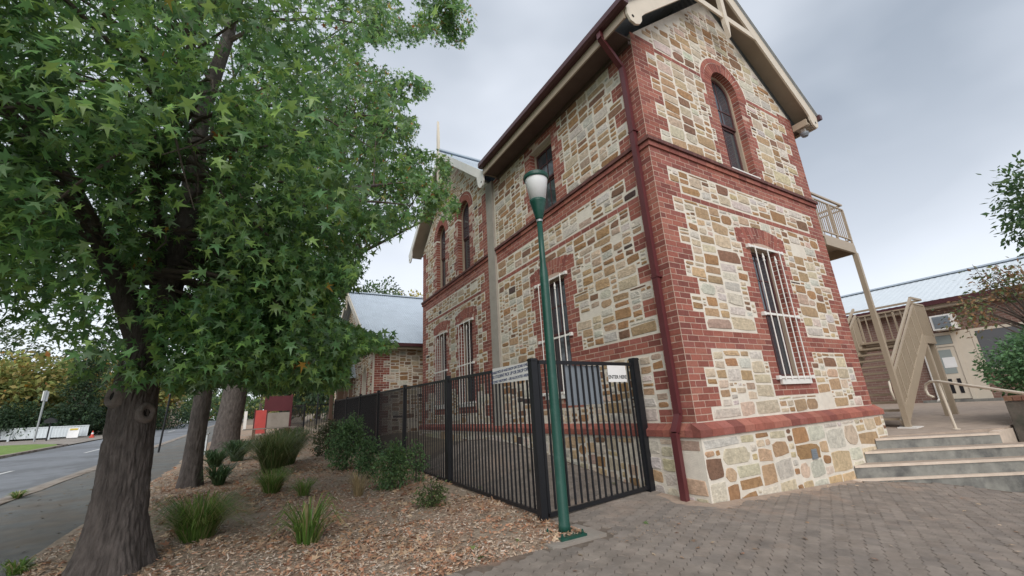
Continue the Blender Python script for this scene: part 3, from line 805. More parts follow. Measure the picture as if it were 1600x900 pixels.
# barge boards with a scrolled foot, collar tie and drop post
def barge(name_m, P, apex, foot, depth, th, parent):
    """P(u,z,d): plane mapping; apex,foot (u,z) along the top edge"""
    b = MB(); ax, az = apex; fx, fz = foot; s_ = 1 if fx > ax else -1
    dl = math.hypot(fx-ax, fz-az); dx, dz = (fx-ax)/dl, (fz-az)/dl
    nx, nz = -abs(dz)*s_*1.0, -abs(dx)                   # inward-down normal
    def q(t, w): return (ax+dx*t+nx*w, az+dz*t+nz*w)
    vert = depth/abs(dx)
    out_ = [(ax, az), (fx, fz)]
    foot_pts = [q(dl+0.02, 0.10), q(dl+0.10, 0.20), q(dl+0.12, 0.31), q(dl+0.06, 0.40), q(dl-0.05, 0.43), q(dl-0.16, 0.40), q(dl-0.24, 0.33), q(dl-0.38, depth)]
    out_ += foot_pts + [(ax, az-vert)]
    n = len(out_)
    b.plate([P(u, z, 0) for u, z in out_], [a-b2 for a, b2 in zip(P(0, 0, th), P(0, 0, 0))])
    o = b.build('barge_board', M[name_m], parent)
    h = q(dl+0.0, 0.27); bb = MB(); c0 = Vector(P(h[0], h[1], th+0.003)); c1 = Vector(P(h[0], h[1], th-0.004))
    bb.tube([c0, c1], 0.028, 12); bb.build('barge_hole', M['dark'], o)
    return o
Pf = lambda u, z, d: (u, -0.32-d, z)
barge('cream', Pf, (RX, APZ+0.02), (EX-0.04, EZ-0.01), 0.31, 0.035, house); barge('cream', Pf, (RX, APZ+0.02), (LEN_R-EX+0.04, EZ-0.01), 0.31, 0.035, house)
Pw = lambda u, z, d: (WX+0.03-d, u, z)
barge('white', Pw, (WY, 9.74), (WY-HW-0.03, 9.74-HW*WSL-0.02), 0.22, 0.035, house); barge('white', Pw, (WY, 9.74), (WY+HW+0.03, 9.74-HW*WSL-0.02), 0.22, 0.035, house)
b = MB(); zc = 8.62; wd = (APZ-zc)/SL-0.12
b.box(RX-wd, RX-0.061, -0.352, -0.322, zc-0.07, zc+0.07); b.box(RX+0.061, RX+wd, -0.352, -0.322, zc-0.07, zc+0.07); b.build('collar_tie', M['cream'], house)
b = MB(); b.plate([(RX-0.06, -0.30, APZ+0.3), (RX-0.06, -0.30, 8.38), (RX, -0.30, 8.06), (RX+0.06, -0.30, 8.38), (RX+0.06, -0.30, APZ+0.3), (RX, -0.30, APZ+0.9)], (0, -0.08, 0)); b.build('drop_post', M['cream'], house)
b = MB(); zc = 8.55; wd = (9.74-zc)/WSL-0.1
b.box(WX-0.006, WX+0.028, WY-wd, WY-0.051, zc-0.06, zc+0.06); b.box(WX-0.006, WX+0.028, WY+0.051, WY+wd, zc-0.06, zc+0.06); b.build('collar_tie', M['white'], house)
b = MB(); b.plate([(WX+0.04, WY-0.05, 10.3), (WX+0.04, WY-0.05, 8.4), (WX+0.04, WY, 8.2), (WX+0.04, WY+0.05, 8.4), (WX+0.04, WY+0.05, 10.3), (WX+0.04, WY, 10.95)], (-0.08, 0, 0)); b.build('finial', M['cream'], house)
# down pipe on the long side next to the corner
b = MB(); yp = 0.20
path = [(-0.50, yp, 7.18), (-0.50, yp, 7.04), (-0.09, yp, 6.62), (-0.075, yp, 6.4), (-0.075, yp, 1.02), (-0.20, yp, 0.80), (-0.20, yp, H(-0.2, yp)-0.02)]
for p, q in zip(path[:-1], path[1:]):
    b.beam(p, q, 0.088, 0.068, up=(1, 0, 0.3))
dp = b.build('down_pipe', M['maroon'], house)
for z in (2.9, 5.35):
    bb = MB(); bb.box(-0.115, -0.008, yp-0.062, yp+0.062, z, z+0.025); bb.build('pipe_strap', M['maroon'], dp)
# small camera dome under the far eave
b = MB(); b.lathe([(0.015, 0.0), (0.06, 0.02), (0.085, 0.07), (0.085, 0.11), (0.05, 0.13)], (LEN_R+0.16, -0.15, 6.76), 16); b.build('camera_dome', M['shield'], house)
b = MB(); b.box(LEN_R+0.12, LEN_R+0.2, -0.19, -0.11, 6.89, 6.97); b.build('dome_bracket', M['white'], house)
# ------------------------------------------------------------------ text
def text_mesh(name, s, size, P, U, V, m, parent, align='CENTER'):
    cu = bpy.data.curves.new(name, 'FONT'); cu.body = s; cu.size = size; cu.align_x = align; cu.extrude = 0.0008; cu.offset = size*0.012
    o = bpy.data.objects.new(name, cu); COL.objects.link(o)
    me = bpy.data.meshes.new_from_object(o.evaluated_get(bpy.context.evaluated_depsgraph_get()))
    bpy.data.objects.remove(o); bpy.data.curves.remove(cu)
    P = Vector(P); U = Vector(U); V = Vector(V); W = U.cross(V)
    verts = [tuple(P + U*v.co.x + V*v.co.y + W*v.co.z) for v in me.vertices]
    faces = [tuple(p.vertices) for p in me.polygons]
    bpy.data.meshes.remove(me)
    return mesh_obj(name, verts, faces, m, parent)

# ------------------------------------------------------------------ fence and gate
FX = -2.02
def fence_post(parent, x, y, ztop, zbot, w=0.075, name='post', m=None):
    b = MB(); b.box(x-w/2, x+w/2, y-w/2, y+w/2, zbot, ztop)
    o = b.build(name, m or M['black'], parent)
    b = MB(); b.box(x-w/2-0.006, x+w/2+0.006, y-w/2-0.006, y+w/2+0.006, ztop+0.001, ztop+0.018); b.plate([(x-w/2, y-w/2, ztop+0.018), (x+w/2, y-w/2, ztop+0.018), (x+w/2, y+w/2, ztop+0.018), (x-w/2, y+w/2, ztop+0.018)], (0, 0, 0.012)); b.build('post_cap', m or M['black'], o)
    return o
def fence_top(y): return 1.72 + 0.0185*max(0, y-0.6)
def fence_run(parent, A, B, topA, topB, hgt=1.66, nb=24, rail=0.04, bar=0.018):
    A = np.array(A, float); B = np.array(B, float)
    for nm, off in (('rail', 0.0), ('rail', -hgt)):
        b = MB(); b.beam((A[0], A[1], topA+off), (B[0], B[1], topB+off), 0.032, rail); b.build(nm, M['black'], parent)
    for k in range(nb):
        t = (k+1)/(nb+1); p = A+(B-A)*t; z = topA+(topB-topA)*t
        b = MB(); h = bar/2; b.box(p[0]-h, p[0]+h, p[1]-h, p[1]+h, z-hgt+0.021, z-0.021); b.build('bar', M['black'], parent, origin=(p[0], p[1], z-hgt))
fence = empty('steel_fence', (FX, 8.0, H(FX, 8.0)), 'long black steel picket fence running beside the mulch bed and school wall', 'fence')
py_ = [0.62, 3.33, 5.92, 8.42, 10.9, 13.4, 16.3]
for y in py_: fence_post(fence, FX, y, fence_top(y)+0.03, H(FX, y)-0.12, 0.085 if y < 1 else 0.07)
for a, c in zip(py_[:-1], py_[1:]):
    fence_run(fence, (FX, a+0.05), (FX, c-0.05), fence_top(a)-0.01, fence_top(c)-0.01, 1.62, 25 if a < 1 else 23)
fence2 = empty('steel_fence', (-3.2, 20.5, H(-3.2, 20.5)), 'black steel picket fence stepping out towards the street past the hall', 'fence')
C1, C2, C3 = (FX, 16.5), (-2.85, 20.6), (-3.7, 26.0)
fence_post(fence2, C2[0], C2[1], 2.06, H(*C2)-0.1); fence_post(fence2, C3[0], C3[1], 2.2, H(*C3)-0.1)
fence_post(fence2, -0.4, 20.9, 2.06, H(-0.4, 20.9)-0.1)
fence_run(fence2, (-0.45, 20.9), (C2[0]+0.05, C2[1]), 2.02, 2.02, 1.4, 20)
fence_run(fence2, C2, C3, 2.02, 2.17, 1.4, 44)
gate = empty('entrance_gate', (-1.06, 0.72, 0.0), 'black steel picket gate panel between fence post and stone wall', 'gate')
GA, GB = (-1.93, 0.63), (-0.17, 0.80)
fence_post(gate, -0.12, 0.80, 1.80, 0.0, 0.10)
b = MB()
b.box(0, 0, 0, 0, 0, 0) if False else None
for off in (1.74, 0.06):
    bb = MB(); bb.beam((GA[0], GA[1], off), (GB[0], GB[1], off+(0.03 if off < 1 else 0.0)), 0.035, 0.045); bb.build('rail', M['black'], gate)
for t in (0.0, 1.0):
    x, y = GA[0]+(GB[0]-GA[0])*t, GA[1]+(GB[1]-GA[1])*t
    bb = MB(); bb.box(x-0.018, x+0.018, y-0.018, y+0.018, 0.08, 1.717); bb.build('stile', M['black'], gate)
for k in range(16):
    t = (k+1)/17; x, y = GA[0]+(GB[0]-GA[0])*t, GA[1]+(GB[1]-GA[1])*t
    bb = MB(); bb.box(x-0.01, x+0.01, y-0.01, y+0.01, 0.10, 1.715); bb.build('bar', M['black'], gate, origin=(x, y, 0.1))
# shield sheet behind the gate bars
def gx(t): return np.array([GA[0]+(GB[0]-GA[0])*t, GA[1]+(GB[1]-GA[1])*t])
bb = MB(); a = gx(0.24); c = gx(0.62); nrm = np.array([-(GB[1]-GA[1]), GB[0]-GA[0]]); nrm = nrm/np.linalg.norm(nrm)
o_ = nrm*0.016
bb.plate([(a[0]+o_[0], a[1]+o_[1], 1.21), (c[0]+o_[0], c[1]+o_[1], 1.21), (c[0]+o_[0], c[1]+o_[1], 1.71), (a[0]+o_[0], a[1]+o_[1], 1.71)], (nrm[0]*0.004, nrm[1]*0.004, 0))
bb.build('lock_shield', M['shield'], gate)
# enter here sign
a = gx(0.685); c = gx(0.90); o_ = -nrm*0.022; bb = MB()
bb.plate([(a[0]+o_[0], a[1]+o_[1], 1.49), (c[0]+o_[0], c[1]+o_[1], 1.49), (c[0]+o_[0], c[1]+o_[1], 1.715), (a[0]+o_[0], a[1]+o_[1], 1.715)], (nrm[0]*0.006, nrm[1]*0.006, 0))
es = bb.build('enter_sign', M['sign_white'], origin=((a[0]+c[0])/2, (a[1]+c[1])/2, 1.49)); tag(es, 'small white sign reading enter here on the gate bars', 'sign')
mid = (a+c)/2; Ud = np.array([c[0]-a[0], c[1]-a[1], 0]); Ud = Ud/np.linalg.norm(Ud)
tp = lambda z: (mid[0]-nrm[0]*0.0245, mid[1]-nrm[1]*0.0245, z)
text_mesh('lettering', 'ENTER HERE', 0.068, tp(1.535), tuple(Ud), (0, 0, 1), M['ink_black'], es)
text_mesh('small_lettering', 'school visitors', 0.026, tp(1.665), tuple(Ud), (0, 0, 1), M['shield'], es) if False else None
# long notice on the fence
ys0, ys1 = 0.69, 1.60; zs0, zs1 = 1.535, 1.745
bb = MB(); bb.plate([(FX-0.030, ys0, zs0), (FX-0.030, ys1, zs0+0.02), (FX-0.030, ys1, zs1+0.02), (FX-0.030, ys0, zs1)], (0.006, 0, 0))
ns = bb.build('notice_sign', M['sign_white'], origin=(FX-0.03, 1.15, zs0)); tag(ns, 'white sign with three lines of blue writing on the fence', 'sign')
for k, tx in enumerate(('DISABLE PICK UP AND DROP OFF ZONE ONLY', 'NO STUDENT PICK UP OR DROP OFF', 'BEYOND THIS POINT - USE ALLOCATED AREAS')):
    text_mesh('lettering', tx, (0.047, 0.057, 0.046)[k], (FX-0.0325, 1.145, 1.695-0.062*k), (0, -1, 0.022), (0, 0, 1), M['ink_blue'], ns)

# ------------------------------------------------------------------ lamp post
LX, LY = -2.14, 0.07
lamp = empty('lamp_post', (LX, LY, 0.0), 'dark green lamp post with frosted white lantern beside the gate', 'lamp post')
b = MB(); b.box(LX-0.15, LX+0.15, LY-0.15, LY+0.15, -0.02, 0.03); b.build('base_plate', M['green'], lamp)
for sx in (-1, 1):
    for sy in (-1, 1):
        b = MB(); b.lathe([(0.014, 0), (0.014, 0.02), (0.009, 0.02), (0.009, 0.035)], (LX+sx*0.12, LY+sy*0.12, 0.03), 6); b.build('bolt', M['green'], lamp)
b = MB(); b.lathe([(0.060, 0.03), (0.058, 0.10), (0.054, 0.11), (0.053, 1.2), (0.0515, 1.21), (0.050, 2.62), (0.047, 2.70), (0.036, 2.78), (0.034, 2.82), (0.032, 3.33)], (LX, LY, 0), 24); b.build('pole', M['green'], lamp, smooth=True)
b = MB(); b.lathe([(0.039, 3.325), (0.039, 3.35)], (LX, LY, 0), 24); b.build('collar', M['galv'], lamp)
b = MB(); b.lathe([(0.038, 3.352), (0.046, 3.37), (0.076, 3.50), (0.096, 3.58), (0.102, 3.605)], (LX, LY, 0), 24); b.build('lantern_holder', M['green'], lamp, smooth=True)
b = MB(); b.lathe([(0.092, 3.60), (0.138, 3.88), (0.139, 3.90)], (LX, LY, 0), 32); b.build('diffuser', M['diffuser'], lamp, smooth=True)
b = MB(); b.lathe([(0.150, 3.885), (0.156, 3.90), (0.156, 3.935), (0.135, 3.955), (0.05, 3.97)], (LX, LY, 0), 32); b.build('lantern_cap', M['green'], lamp)
b = MB(); b.box(LX-0.30, LX+0.34, LY-0.21, LY+0.26, -0.10, 0.008); o = b.build('lamp_footing', M['concrete']); tag(o, kind='structure')

# ------------------------------------------------------------------ steps and terrace
dv = np.array([0.813, -0.582]); nv_ = np.array([0.582, 0.813])
def tz(x): return 0.35+0.025*(x-4.6)
stp = empty('entry_steps', (4.6, -0.8, -0.2), 'four shallow concrete steps with pale nosings beside the stone base', 'steps')
A = [np.array([3.40, -0.10]), np.array([3.58, -0.10]), np.array([4.05, -0.10]), np.array([4.59, -0.10])]
ZS = [-0.165, 0.02, 0.185, 0.352]; LS = [3.6, 3.6, 3.5, 2.02]
for k in range(4):
    p0 = A[k]; p1 = A[k]+dv*LS[k]
    if k < 3: q0, q1 = A[k+1]+nv_*0.03*0, A[k+1]+dv*LS[k]
    else: q0, q1 = A[k]+np.array([0.5, 0.0]), A[k]+dv*LS[k]+np.array([0.5, 0.02])
    if k < 3: q0 = q0 + dv*0.03 + nv_*0.03; q1 = q1 + nv_*0.03
    zb = -0.45
    b = MB(); b.prism([tuple(p0), tuple(p1), tuple(q1), tuple(q0)], zb, ZS[k]-0.012); st = b.build('step', M['riser'], stp)
    b = MB(); e0, e1 = p0+nv_*0.075+dv*0.055, p1+nv_*0.075
    b.prism([tuple(e0), tuple(e1), tuple(q1), tuple(q0)], ZS[k]-0.011, ZS[k]-0.001); b.build('tread', M['tread'], st)
    b = MB(); b.prism([tuple(p0-nv_*0.012), tuple(p1-nv_*0.012), tuple(p1+nv_*0.074), tuple(p0+nv_*0.074+dv*0.055)], ZS[k]-0.03, ZS[k]); b.build('nosing', M['nosing'], st)
bend = A[3]+dv*2.02
poly = [tuple(A[3]+np.array([0.5, 0.0])), tuple(bend+np.array([0.5, 0.02])), (7.55, bend[1]+0.0), (15.6, -2.0), (15.6, 9), (5.3, 9), (5.3, -0.1)]
np_ = len(poly)
mesh_obj('terrace', [(x, y, tz(x)) for x, y in poly]+[(x, y, -0.5) for x, y in poly], [tuple(range(np_))]+[(i, (i+1) % np_, np_+(i+1) % np_, np_+i) for i in range(np_)], M['tread'])['kind'] = 'structure'
b = MB(); b.prism([(bend[0]+0.02, bend[1]-0.0), (7.6, bend[1]-0.03), (7.6, bend[1]+0.12), (bend[0]+0.02, bend[1]+0.12)], -0.4, 0.372); o = b.build('terrace_edging', M['nosing']); tag(o, kind='structure')

# garden bed wall with brick coping
bedw = empty('garden_wall', (7.6, -2.0, 0.1), 'low weathered block retaining wall with brick coping beside the steps', 'wall')
w0, w1 = np.array([7.05, -1.33]), np.array([6.35, -3.6])
b = MB(); b.prism([tuple(w0), tuple(w1), tuple(w1+[0.25, 0]), (15, -1.55), (15, -1.33)], -0.45, 0.86) if False else None
dn = (w1-w0)/np.linalg.norm(w1-w0); nn = np.array([-dn[1], dn[0]])
b = MB(); b.prism([tuple(w0), tuple(w1), tuple(w1+nn*0.22), tuple(w0+nn*0.22)], -0.5, 0.84); b.build('wall_face', M['block'], bedw)
b = MB(); b.prism([(7.05+0.23, -1.55), (13.5, -1.75), (13.5, -1.53), (7.05, -1.32)], -0.5, 0.84); b.build('wall_face', M['block'], bedw)
rc = random.Random(3); L_ = np.linalg.norm(w1-w0); k = 0; u = 0
while u < L_-0.1:
    p = w0+dn*u; q = w0+dn*(u+0.112); c = rc.choice([(0.30, 0.17, 0.11), (0.36, 0.22, 0.15), (0.27, 0.14, 0.10)])
    b = MB(); b.prism([tuple(p-nn*0.02), tuple(q-nn*0.02), tuple(q+nn*0.24), tuple(p+nn*0.24)], 0.85, 0.93, c); b.build('coping_brick', M['brick'], bedw, origin=(p[0], p[1], 0.85)); u += 0.124
u = 0.25
while u < 6.2:
    c = rc.choice([(0.30, 0.17, 0.11), (0.36, 0.22, 0.15), (0.27, 0.14, 0.10)]); y = -1.34-0.032*u
    b = MB(); b.box(7.05+u, 7.05+u+0.112, y-0.22, y+0.03, 0.85, 0.93, c); b.build('coping_brick', M['brick'], bedw, origin=(7.05+u, y, 0.85)); u += 0.124
mesh_obj('garden_soil', [(7.2, -1.5, 0.80), (6.5, -3.6, 0.80), (6.3, -9, 0.7), (15, -9, 0.9), (15, -1.6, 0.8)], [(0, 1, 2, 3, 4)], M['mulch'])['kind'] = 'structure'

# handrail down the steps
hr = empty('hand_rail', (6.38, -0.72, tz(6.38)), 'cream tubular handrail with looped end at the top of the steps', 'handrail')
b = MB()
loop = [(6.50, -0.52, 0.98), (6.56, -0.44, 1.02), (6.58, -0.42, 1.12), (6.56, -0.45, 1.22), (6.48, -0.55, 1.27), (6.35, -0.70, 1.268), (5.0, -2.25, 0.92), (3.9, -3.5, 0.62)]
b.tube(loop, 0.024, 10); b.build('rail', M['cream'], hr, smooth=True)
b = MB(); b.tube([(6.38, -0.72, tz(6.38)-0.02), (6.36, -0.69, 1.25)], 0.022, 10); b.build('post', M['cream'], hr)
b = MB(); b.tube([(4.75, -2.55, -0.2), (4.75, -2.53, 0.84)], 0.022, 10); b.build('post', M['cream'], hr)
b = MB(); b.lathe([(0.06, 0), (0.06, 0.012), (0.03, 0.016)], (6.38, -0.72, tz(6.38)), 14); b.build('flange', M['cream'], hr)

# ------------------------------------------------------------------ outside metal stair
SX0, SX1 = 6.72, 9.40; SY0, SY1 = 0.10, 1.34; SZ0, SZ1 = 0.42, 2.40
stair = empty('metal_stair', (8.4, 0.65, 0.42), 'beige steel outside staircase climbing away from the stone building', 'staircase')
NT = 12
for k in range(NT):
    t = (k+1)/(NT+0.0); x = SX0+(SX1-SX0)*(k+0.5)/NT; z = SZ0+(SZ1-SZ0)*t
    b = MB(); b.box(x-0.15, x+0.15, SY0+0.035, SY1-0.035, z-0.045, z-0.001); b.build('tread', M['beige_steel'], stair, origin=(x, (SY0+SY1)/2, z))
for y in (SY0, SY1):
    b = MB(); b.beam((SX0-0.1, y, SZ0+0.02), (SX1+0.05, y, SZ1-0.06), 0.05, 0.26); s_ = b.build('stringer', M['beige_steel'], stair)
    hy = y
    for dz, wd in ((0.98, 0.05), (0.80, 0.04)):
        b = MB(); b.beam((SX0-0.02, hy, SZ0+0.13+dz), (SX1, hy, SZ1+dz), wd, wd); b.build('hand_rail', M['beige_steel'], stair)
    for k in range(42):
        t = (k+0.5)/42; x = SX0+(SX1-SX0)*t; z = SZ0+0.13+(SZ1-SZ0-0.13)*t
        b = MB(); h = 0.011 if k % 7 else 0.022
        b.box(x-h, x+h, hy-h, hy+h, z+0.05, z+0.79); b.build('baluster', M['beige_steel'], stair, origin=(x, hy, z))
b = MB(); b.tube([(SX0-0.02, SY0, SZ0+0.13+0.8), (SX0-0.18, SY0, SZ0+0.9), (SX0-0.22, SY0, SZ0+0.72), (SX0-0.18, SY0, SZ0+0.55), (SX0+0.0, SY0, SZ0+0.5)], 0.022, 8); b.build('rail_loop', M['cream'], stair, smooth=True)
LX1 = SX1+0.75
b = MB(); b.box(SX1-0.02, LX1, SY0, SY1+1.5, SZ1-0.06, SZ1); b.box(SX1, LX1, SY0-0.03, SY0-0.001, SZ1-0.18, SZ1+0.01); b.box(LX1+.001, LX1+0.03, SY0, SY1+1.5, SZ1-0.18, SZ1+0.01); b.build('landing', M['beige_steel'], stair)
b = MB()
b.beam((SX1, SY0, SZ1+1.0), (LX1, SY0, SZ1+1.0), 0.05, 0.05); b.beam((LX1, SY0, SZ1+1.0), (LX1, SY1+1.5, SZ1+1.0), 0.05, 0.05)
b.beam((SX1, SY0, SZ1+0.85), (LX1, SY0, SZ1+0.85), 0.04, 0.04); b.beam((LX1, SY0, SZ1+0.85), (LX1, SY1+1.5, SZ1+0.85), 0.04, 0.04)
b.build('landing_rail', M['beige_steel'], stair)
for k in range(12):
    x = SX1+(LX1-SX1)*k/11.0; h = 0.022 if k in (0, 11) else 0.009
    b = MB(); b.box(x-h, x+h, SY0-h, SY0+h, SZ1+0.01, SZ1+0.85); b.build('baluster', M['beige_steel'], stair)
for k in range(16):
    y = SY0+(SY1+1.5-SY0)*(k+1)/17.0; h = 0.02 if k % 5 == 3 else 0.011
    b = MB(); b.box(LX1-h, LX1+h, y-h, y+h, SZ1+0.01, SZ1+0.85); b.build('baluster', M['beige_steel'], stair)
for x, y in ((SX1+0.15, SY0+0.05), (LX1-0.08, SY0+0.05), (LX1-0.08, SY1+1.4)):
    b = MB(); b.box(x-0.05, x+0.05, y-0.05, y+0.05, tz(x)-0.02, SZ1-0.061); b.build('leg', M['beige_steel'], stair)
# ------------------------------------------------------------------ balcony
bal = empty('balcony', (5.9, 1.5, 4.2), 'steel balcony with slim vertical bars and post at the upper door', 'balcony')
BX1 = 6.62; BZ = 4.42; BY1 = 3.2
b = MB(); b.box(LEN_R+0.005, BX1, 0.0, BY1, BZ-0.05, BZ); b.build('deck', M['tan'], bal)
b = MB(); b.box(LEN_R+0.07, BX1, -0.005, 0.05, BZ-0.24, BZ-0.051); b.box(BX1-0.055, BX1+0.001, 0.051, BY1, BZ-0.24, BZ-0.051); b.box(LEN_R+0.07, BX1-0.06, BY1-0.06, BY1-0.005, BZ-0.24, BZ-0.051); b.build('edge_beam', M['beige_steel'], bal)
b = MB()
for yy in (0.02, BY1-0.02):
    b.beam((LEN_R+0.01, yy, BZ+0.98), (BX1, yy, BZ+0.98), 0.045, 0.04); b.beam((LEN_R+0.01, yy, BZ+0.86), (BX1-0.02, yy, BZ+0.86), 0.03, 0.03); b.beam((LEN_R+0.01, yy, BZ+0.10), (BX1-0.02, yy, BZ+0.10), 0.03, 0.03)
b.beam((BX1-0.02, 0.05, BZ+0.98), (BX1-0.02, BY1-0.05, BZ+0.98), 0.045, 0.04); b.beam((BX1-0.02, 0.05, BZ+0.86), (BX1-0.02, BY1-0.05, BZ+0.86), 0.03, 0.03); b.beam((BX1-0.02, 0.05, BZ+0.10), (BX1-0.02, BY1-0.05, BZ+0.10), 0.03, 0.03)
b.build('rail', M['tan'], bal)
for k in range(15):
    x = LEN_R+0.05+(BX1-0.07-LEN_R)*k/14.0; h = 0.018 if k in (0, 7, 14) else 0.0075
    b = MB(); b.box(x-h, x+h, 0.02-h, 0.02+h, BZ+0.0 if h > 0.01 else BZ+0.116, BZ+0.845); b.build('baluster', M['tan'], bal)
for k in range(26):
    y = 0.12+(BY1-0.2)*k/25.0; b = MB(); b.box(BX1-0.0275, BX1-0.0125, y-0.0075, y+0.0075, BZ+0.116, BZ+0.845); b.build('baluster', M['tan'], bal)
b = MB(); b.box(BX1-0.10, BX1-0.01, -0.03, 0.06, tz(6.6)-0.05, BZ-0.241); b.build('post', M['beige_steel'], bal)
b = MB(); b.box(BX1-0.10, BX1-0.01, BY1-0.12, BY1-0.03, tz(6.6)-0.05, BZ-0.241); b.build('post', M['beige_steel'], bal)
b = MB(); b.box(BX1-0.18, BX1+0.22, -0.14, 0.16, tz(6.6)-0.05, tz(6.6)+0.022); o = b.build('post_footing', M['white'], bal)

# ------------------------------------------------------------------ classroom block on the right
AX = 15.6
blk = empty('classroom_block', (18.5, 2.0, 0.5), 'low brick classroom block with long pale iron roof', 'building')
b = MB(); b.box(AX, 22.5, -22, 22, 0.0, 3.98); b.build('wall', M['brickwall'], blk)
P_ = lambda px, py: on_x(px, py, AX)
def prect(b, px0, py0, px1, py1, d0, d1):
    p = P_(px0, py0); q = P_(px1, py1); y0, y1 = sorted((p[1], q[1])); z0, z1 = sorted((p[2], q[2]))
    b.box(AX-d1, AX-d0, y0, y1, z0, z1); return y0, y1, z0, z1
zb = 0.62
Ld = P_(1455, 560)[1]; Rd = P_(1512, 575)[1]               # door edges (y, larger = further left)
y1d, y0d = Ld, Rd
b = MB(); b.box(AX-0.30, AX-0.002, y0d-0.9, y1d+0.5, 0.3, 0.70); b.build('door_step', M['riser'], blk)
b = MB()
for ya, yb, za, zb_ in ((y0d, y0d+0.12, 0.7, 2.95), (y1d-0.12, y1d, 0.7, 2.95), (y0d+.121, y1d-.121, 2.85, 2.95), (y0d+.121, y1d-.121, 2.46, 2.54)): b.box(AX-0.06, AX-0.002, ya, yb, za, zb_)
b.box(AX-0.05, AX-0.003, y0d-0.35, y0d-0.001, 0.7, 2.95)
dr = b.build('door_frame', M['cream'], blk)
b = MB(); b.box(AX-0.04, AX-0.004, y0d+0.13, y1d-0.13, 0.72, 2.45); dleaf = b.build('door', M['cream'], blk)
b = MB(); b.box(AX-0.05, AX-0.041, y0d+0.25, y1d-0.25, 1.55, 2.36); b.build('glass', M['pale_glass'], dleaf)
b = MB(); ym = (y0d+y1d)/2; b.box(AX-0.05, AX-0.041, y0d+0.25, ym-0.06, 0.90, 1.38); b.box(AX-0.05, AX-0.041, ym+0.06, y1d-0.25, 0.90, 1.38); b.build('lower_panel', M['ink_black'], dleaf)
b = MB(); b.box(AX-0.055, AX-0.051, ym-0.2, ym+0.12, 1.75, 2.1); b.build('paper_notice', M['sign_white'], dleaf)
b = MB(); b.box(AX-0.05, AX-0.004, y0d+0.13, y1d-0.13, 2.55, 2.84); b.build('fanlight', M['pale_glass'], blk)
wa = y0d-0.35
b = MB(); b.box(AX-0.05, AX-0.003, wa-3.4, wa-0.01, 1.55, 1.64); b.box(AX-0.05, AX-0.003, wa-3.4, wa-0.01, 2.86, 2.95); b.box(AX-0.05, AX-0.003, wa-0.12, wa-0.011, 1.641, 2.859); b.box(AX-0.05, AX-0.003, wa-3.4, wa-1.9, 1.641, 2.859); win_ = b.build('window', M['cream'], blk)
b = MB(); b.box(AX-0.04, AX-0.004, wa-1.88, wa-0.13, 1.645, 2.855); b.build('pane', M['tint'], win_)
b = MB(); b.box(AX-0.35, AX-0.03, -24, 24, 3.78, 4.02); b.build('fascia', M['tan'], blk)
b = MB(); b.box(AX-0.47, AX-0.351, -24, 24, 3.90, 4.05); b.build('gutter', M['gutter'], blk)
b = MB(); corrugated(b, (19.6, -24, 5.62), (0, 48, 0), 0, (AX-0.42-19.6, 0, 4.06-5.62), amp=0.006, lam=0.2); corrugated(b, (19.6, -24, 5.62), (0, 48, 0), 0, (4, 0, -1.5), amp=0.006, lam=0.2); b.build('roof', M['pale_steel'], blk, smooth=True)
b = MB(); b.beam((19.6, -24, 5.66), (19.6, 24, 5.66), 0.3, 0.06); b.build('ridge_cap', M['roof'], blk)
pa, pb = P_(1456, 492), P_(1480, 515)
ac = empty('air_conditioner', (AX-0.4, 0.97, 3.0), 'white boxed air conditioner projecting above the classroom door', 'air conditioner')
ya, yb = 0.70, 1.24
b = MB(); b.box(AX-0.62, AX-0.002, ya, yb, 3.0, 3.5); b.build('case', M['white'], ac)
b = MB(); b.box(AX-0.632, AX-0.621, ya+0.06, yb-0.06, 3.05, 3.45); b.build('grille', M['shield'], ac)
for k in range(6):
    b = MB(); b.box(AX-0.64, AX-0.633, ya+0.06, yb-0.06, 3.08+k*0.06, 3.10+k*0.06); b.build('louvre', M['ink_blue'] if False else M['shield'], ac)

b = MB(); b.tube([(AX-0.06, y1d+0.12, 3.9), (AX-0.06, y1d+0.12, 0.75), (AX-0.3, y1d+0.1, 0.66)], 0.04, 8); b.build('down_pipe', M['white'], blk)
# ------------------------------------------------------------------ stone hall behind
hall = empty('stone_hall', (2.5, 17.0, 0.4), 'stone hall with steep pale corrugated roof beyond the school house', 'building')
HX0, HX1, HY0, HY1, HEZ, HRZ, HRY = -1.25, 9.0, 12.6, 22.4, 4.0, 7.25, 17.5
FH = Face((HX0, HY0, 0), (1, 0, 0), (0, -1, 0)); FW = Face((HX0, HY0, 0), (0, 1, 0), (-1, 0, 0))
def hall_wall(face, outer, holes, rects, seed, rings=()):
    core = panel('wall', face, outer, holes, 0.3, M['mortar'], hall)
    w = Dummy(); w.r = random.Random(seed); w.face = face; w.outer = outer; w.holes = holes; w.rects = list(rects); w.rings = list(rings)
    save = pieces['stone']; pieces['stone'] = []; sb = pieces['brick']; pieces['brick'] = []
    rubble(w, core, 0.35, max(p[1] for p in outer)-0.02)
    for a_, b2, c_, d_ in rects:
        z = c_; q = 0
        while z < d_-0.02: course(face, a_, b2, z, q % 2, core, w.r); z += CS; q += 1
    mb = MB()
    for v, f, c, par, wgt in pieces['stone']: mb.add(v, f, tuple(x*0.95 for x in c))
    tag(mb.build('rubble_stonework', M['stone'], hall), kind='stuff')
    mb = MB()
    for v, f, c, par, wgt in pieces['brick']: mb.add(v, f, c)
    if mb.v: tag(mb.build('brickwork', M['brick'], hall), kind='stuff')
    pieces['stone'] = save; pieces['brick'] = sb
    return core
qz = [(0, 0.575 if g % 2 else 0.345, 0.4+g*3*CS, 0.4+(g+1)*3*CS) for g in range(13)]
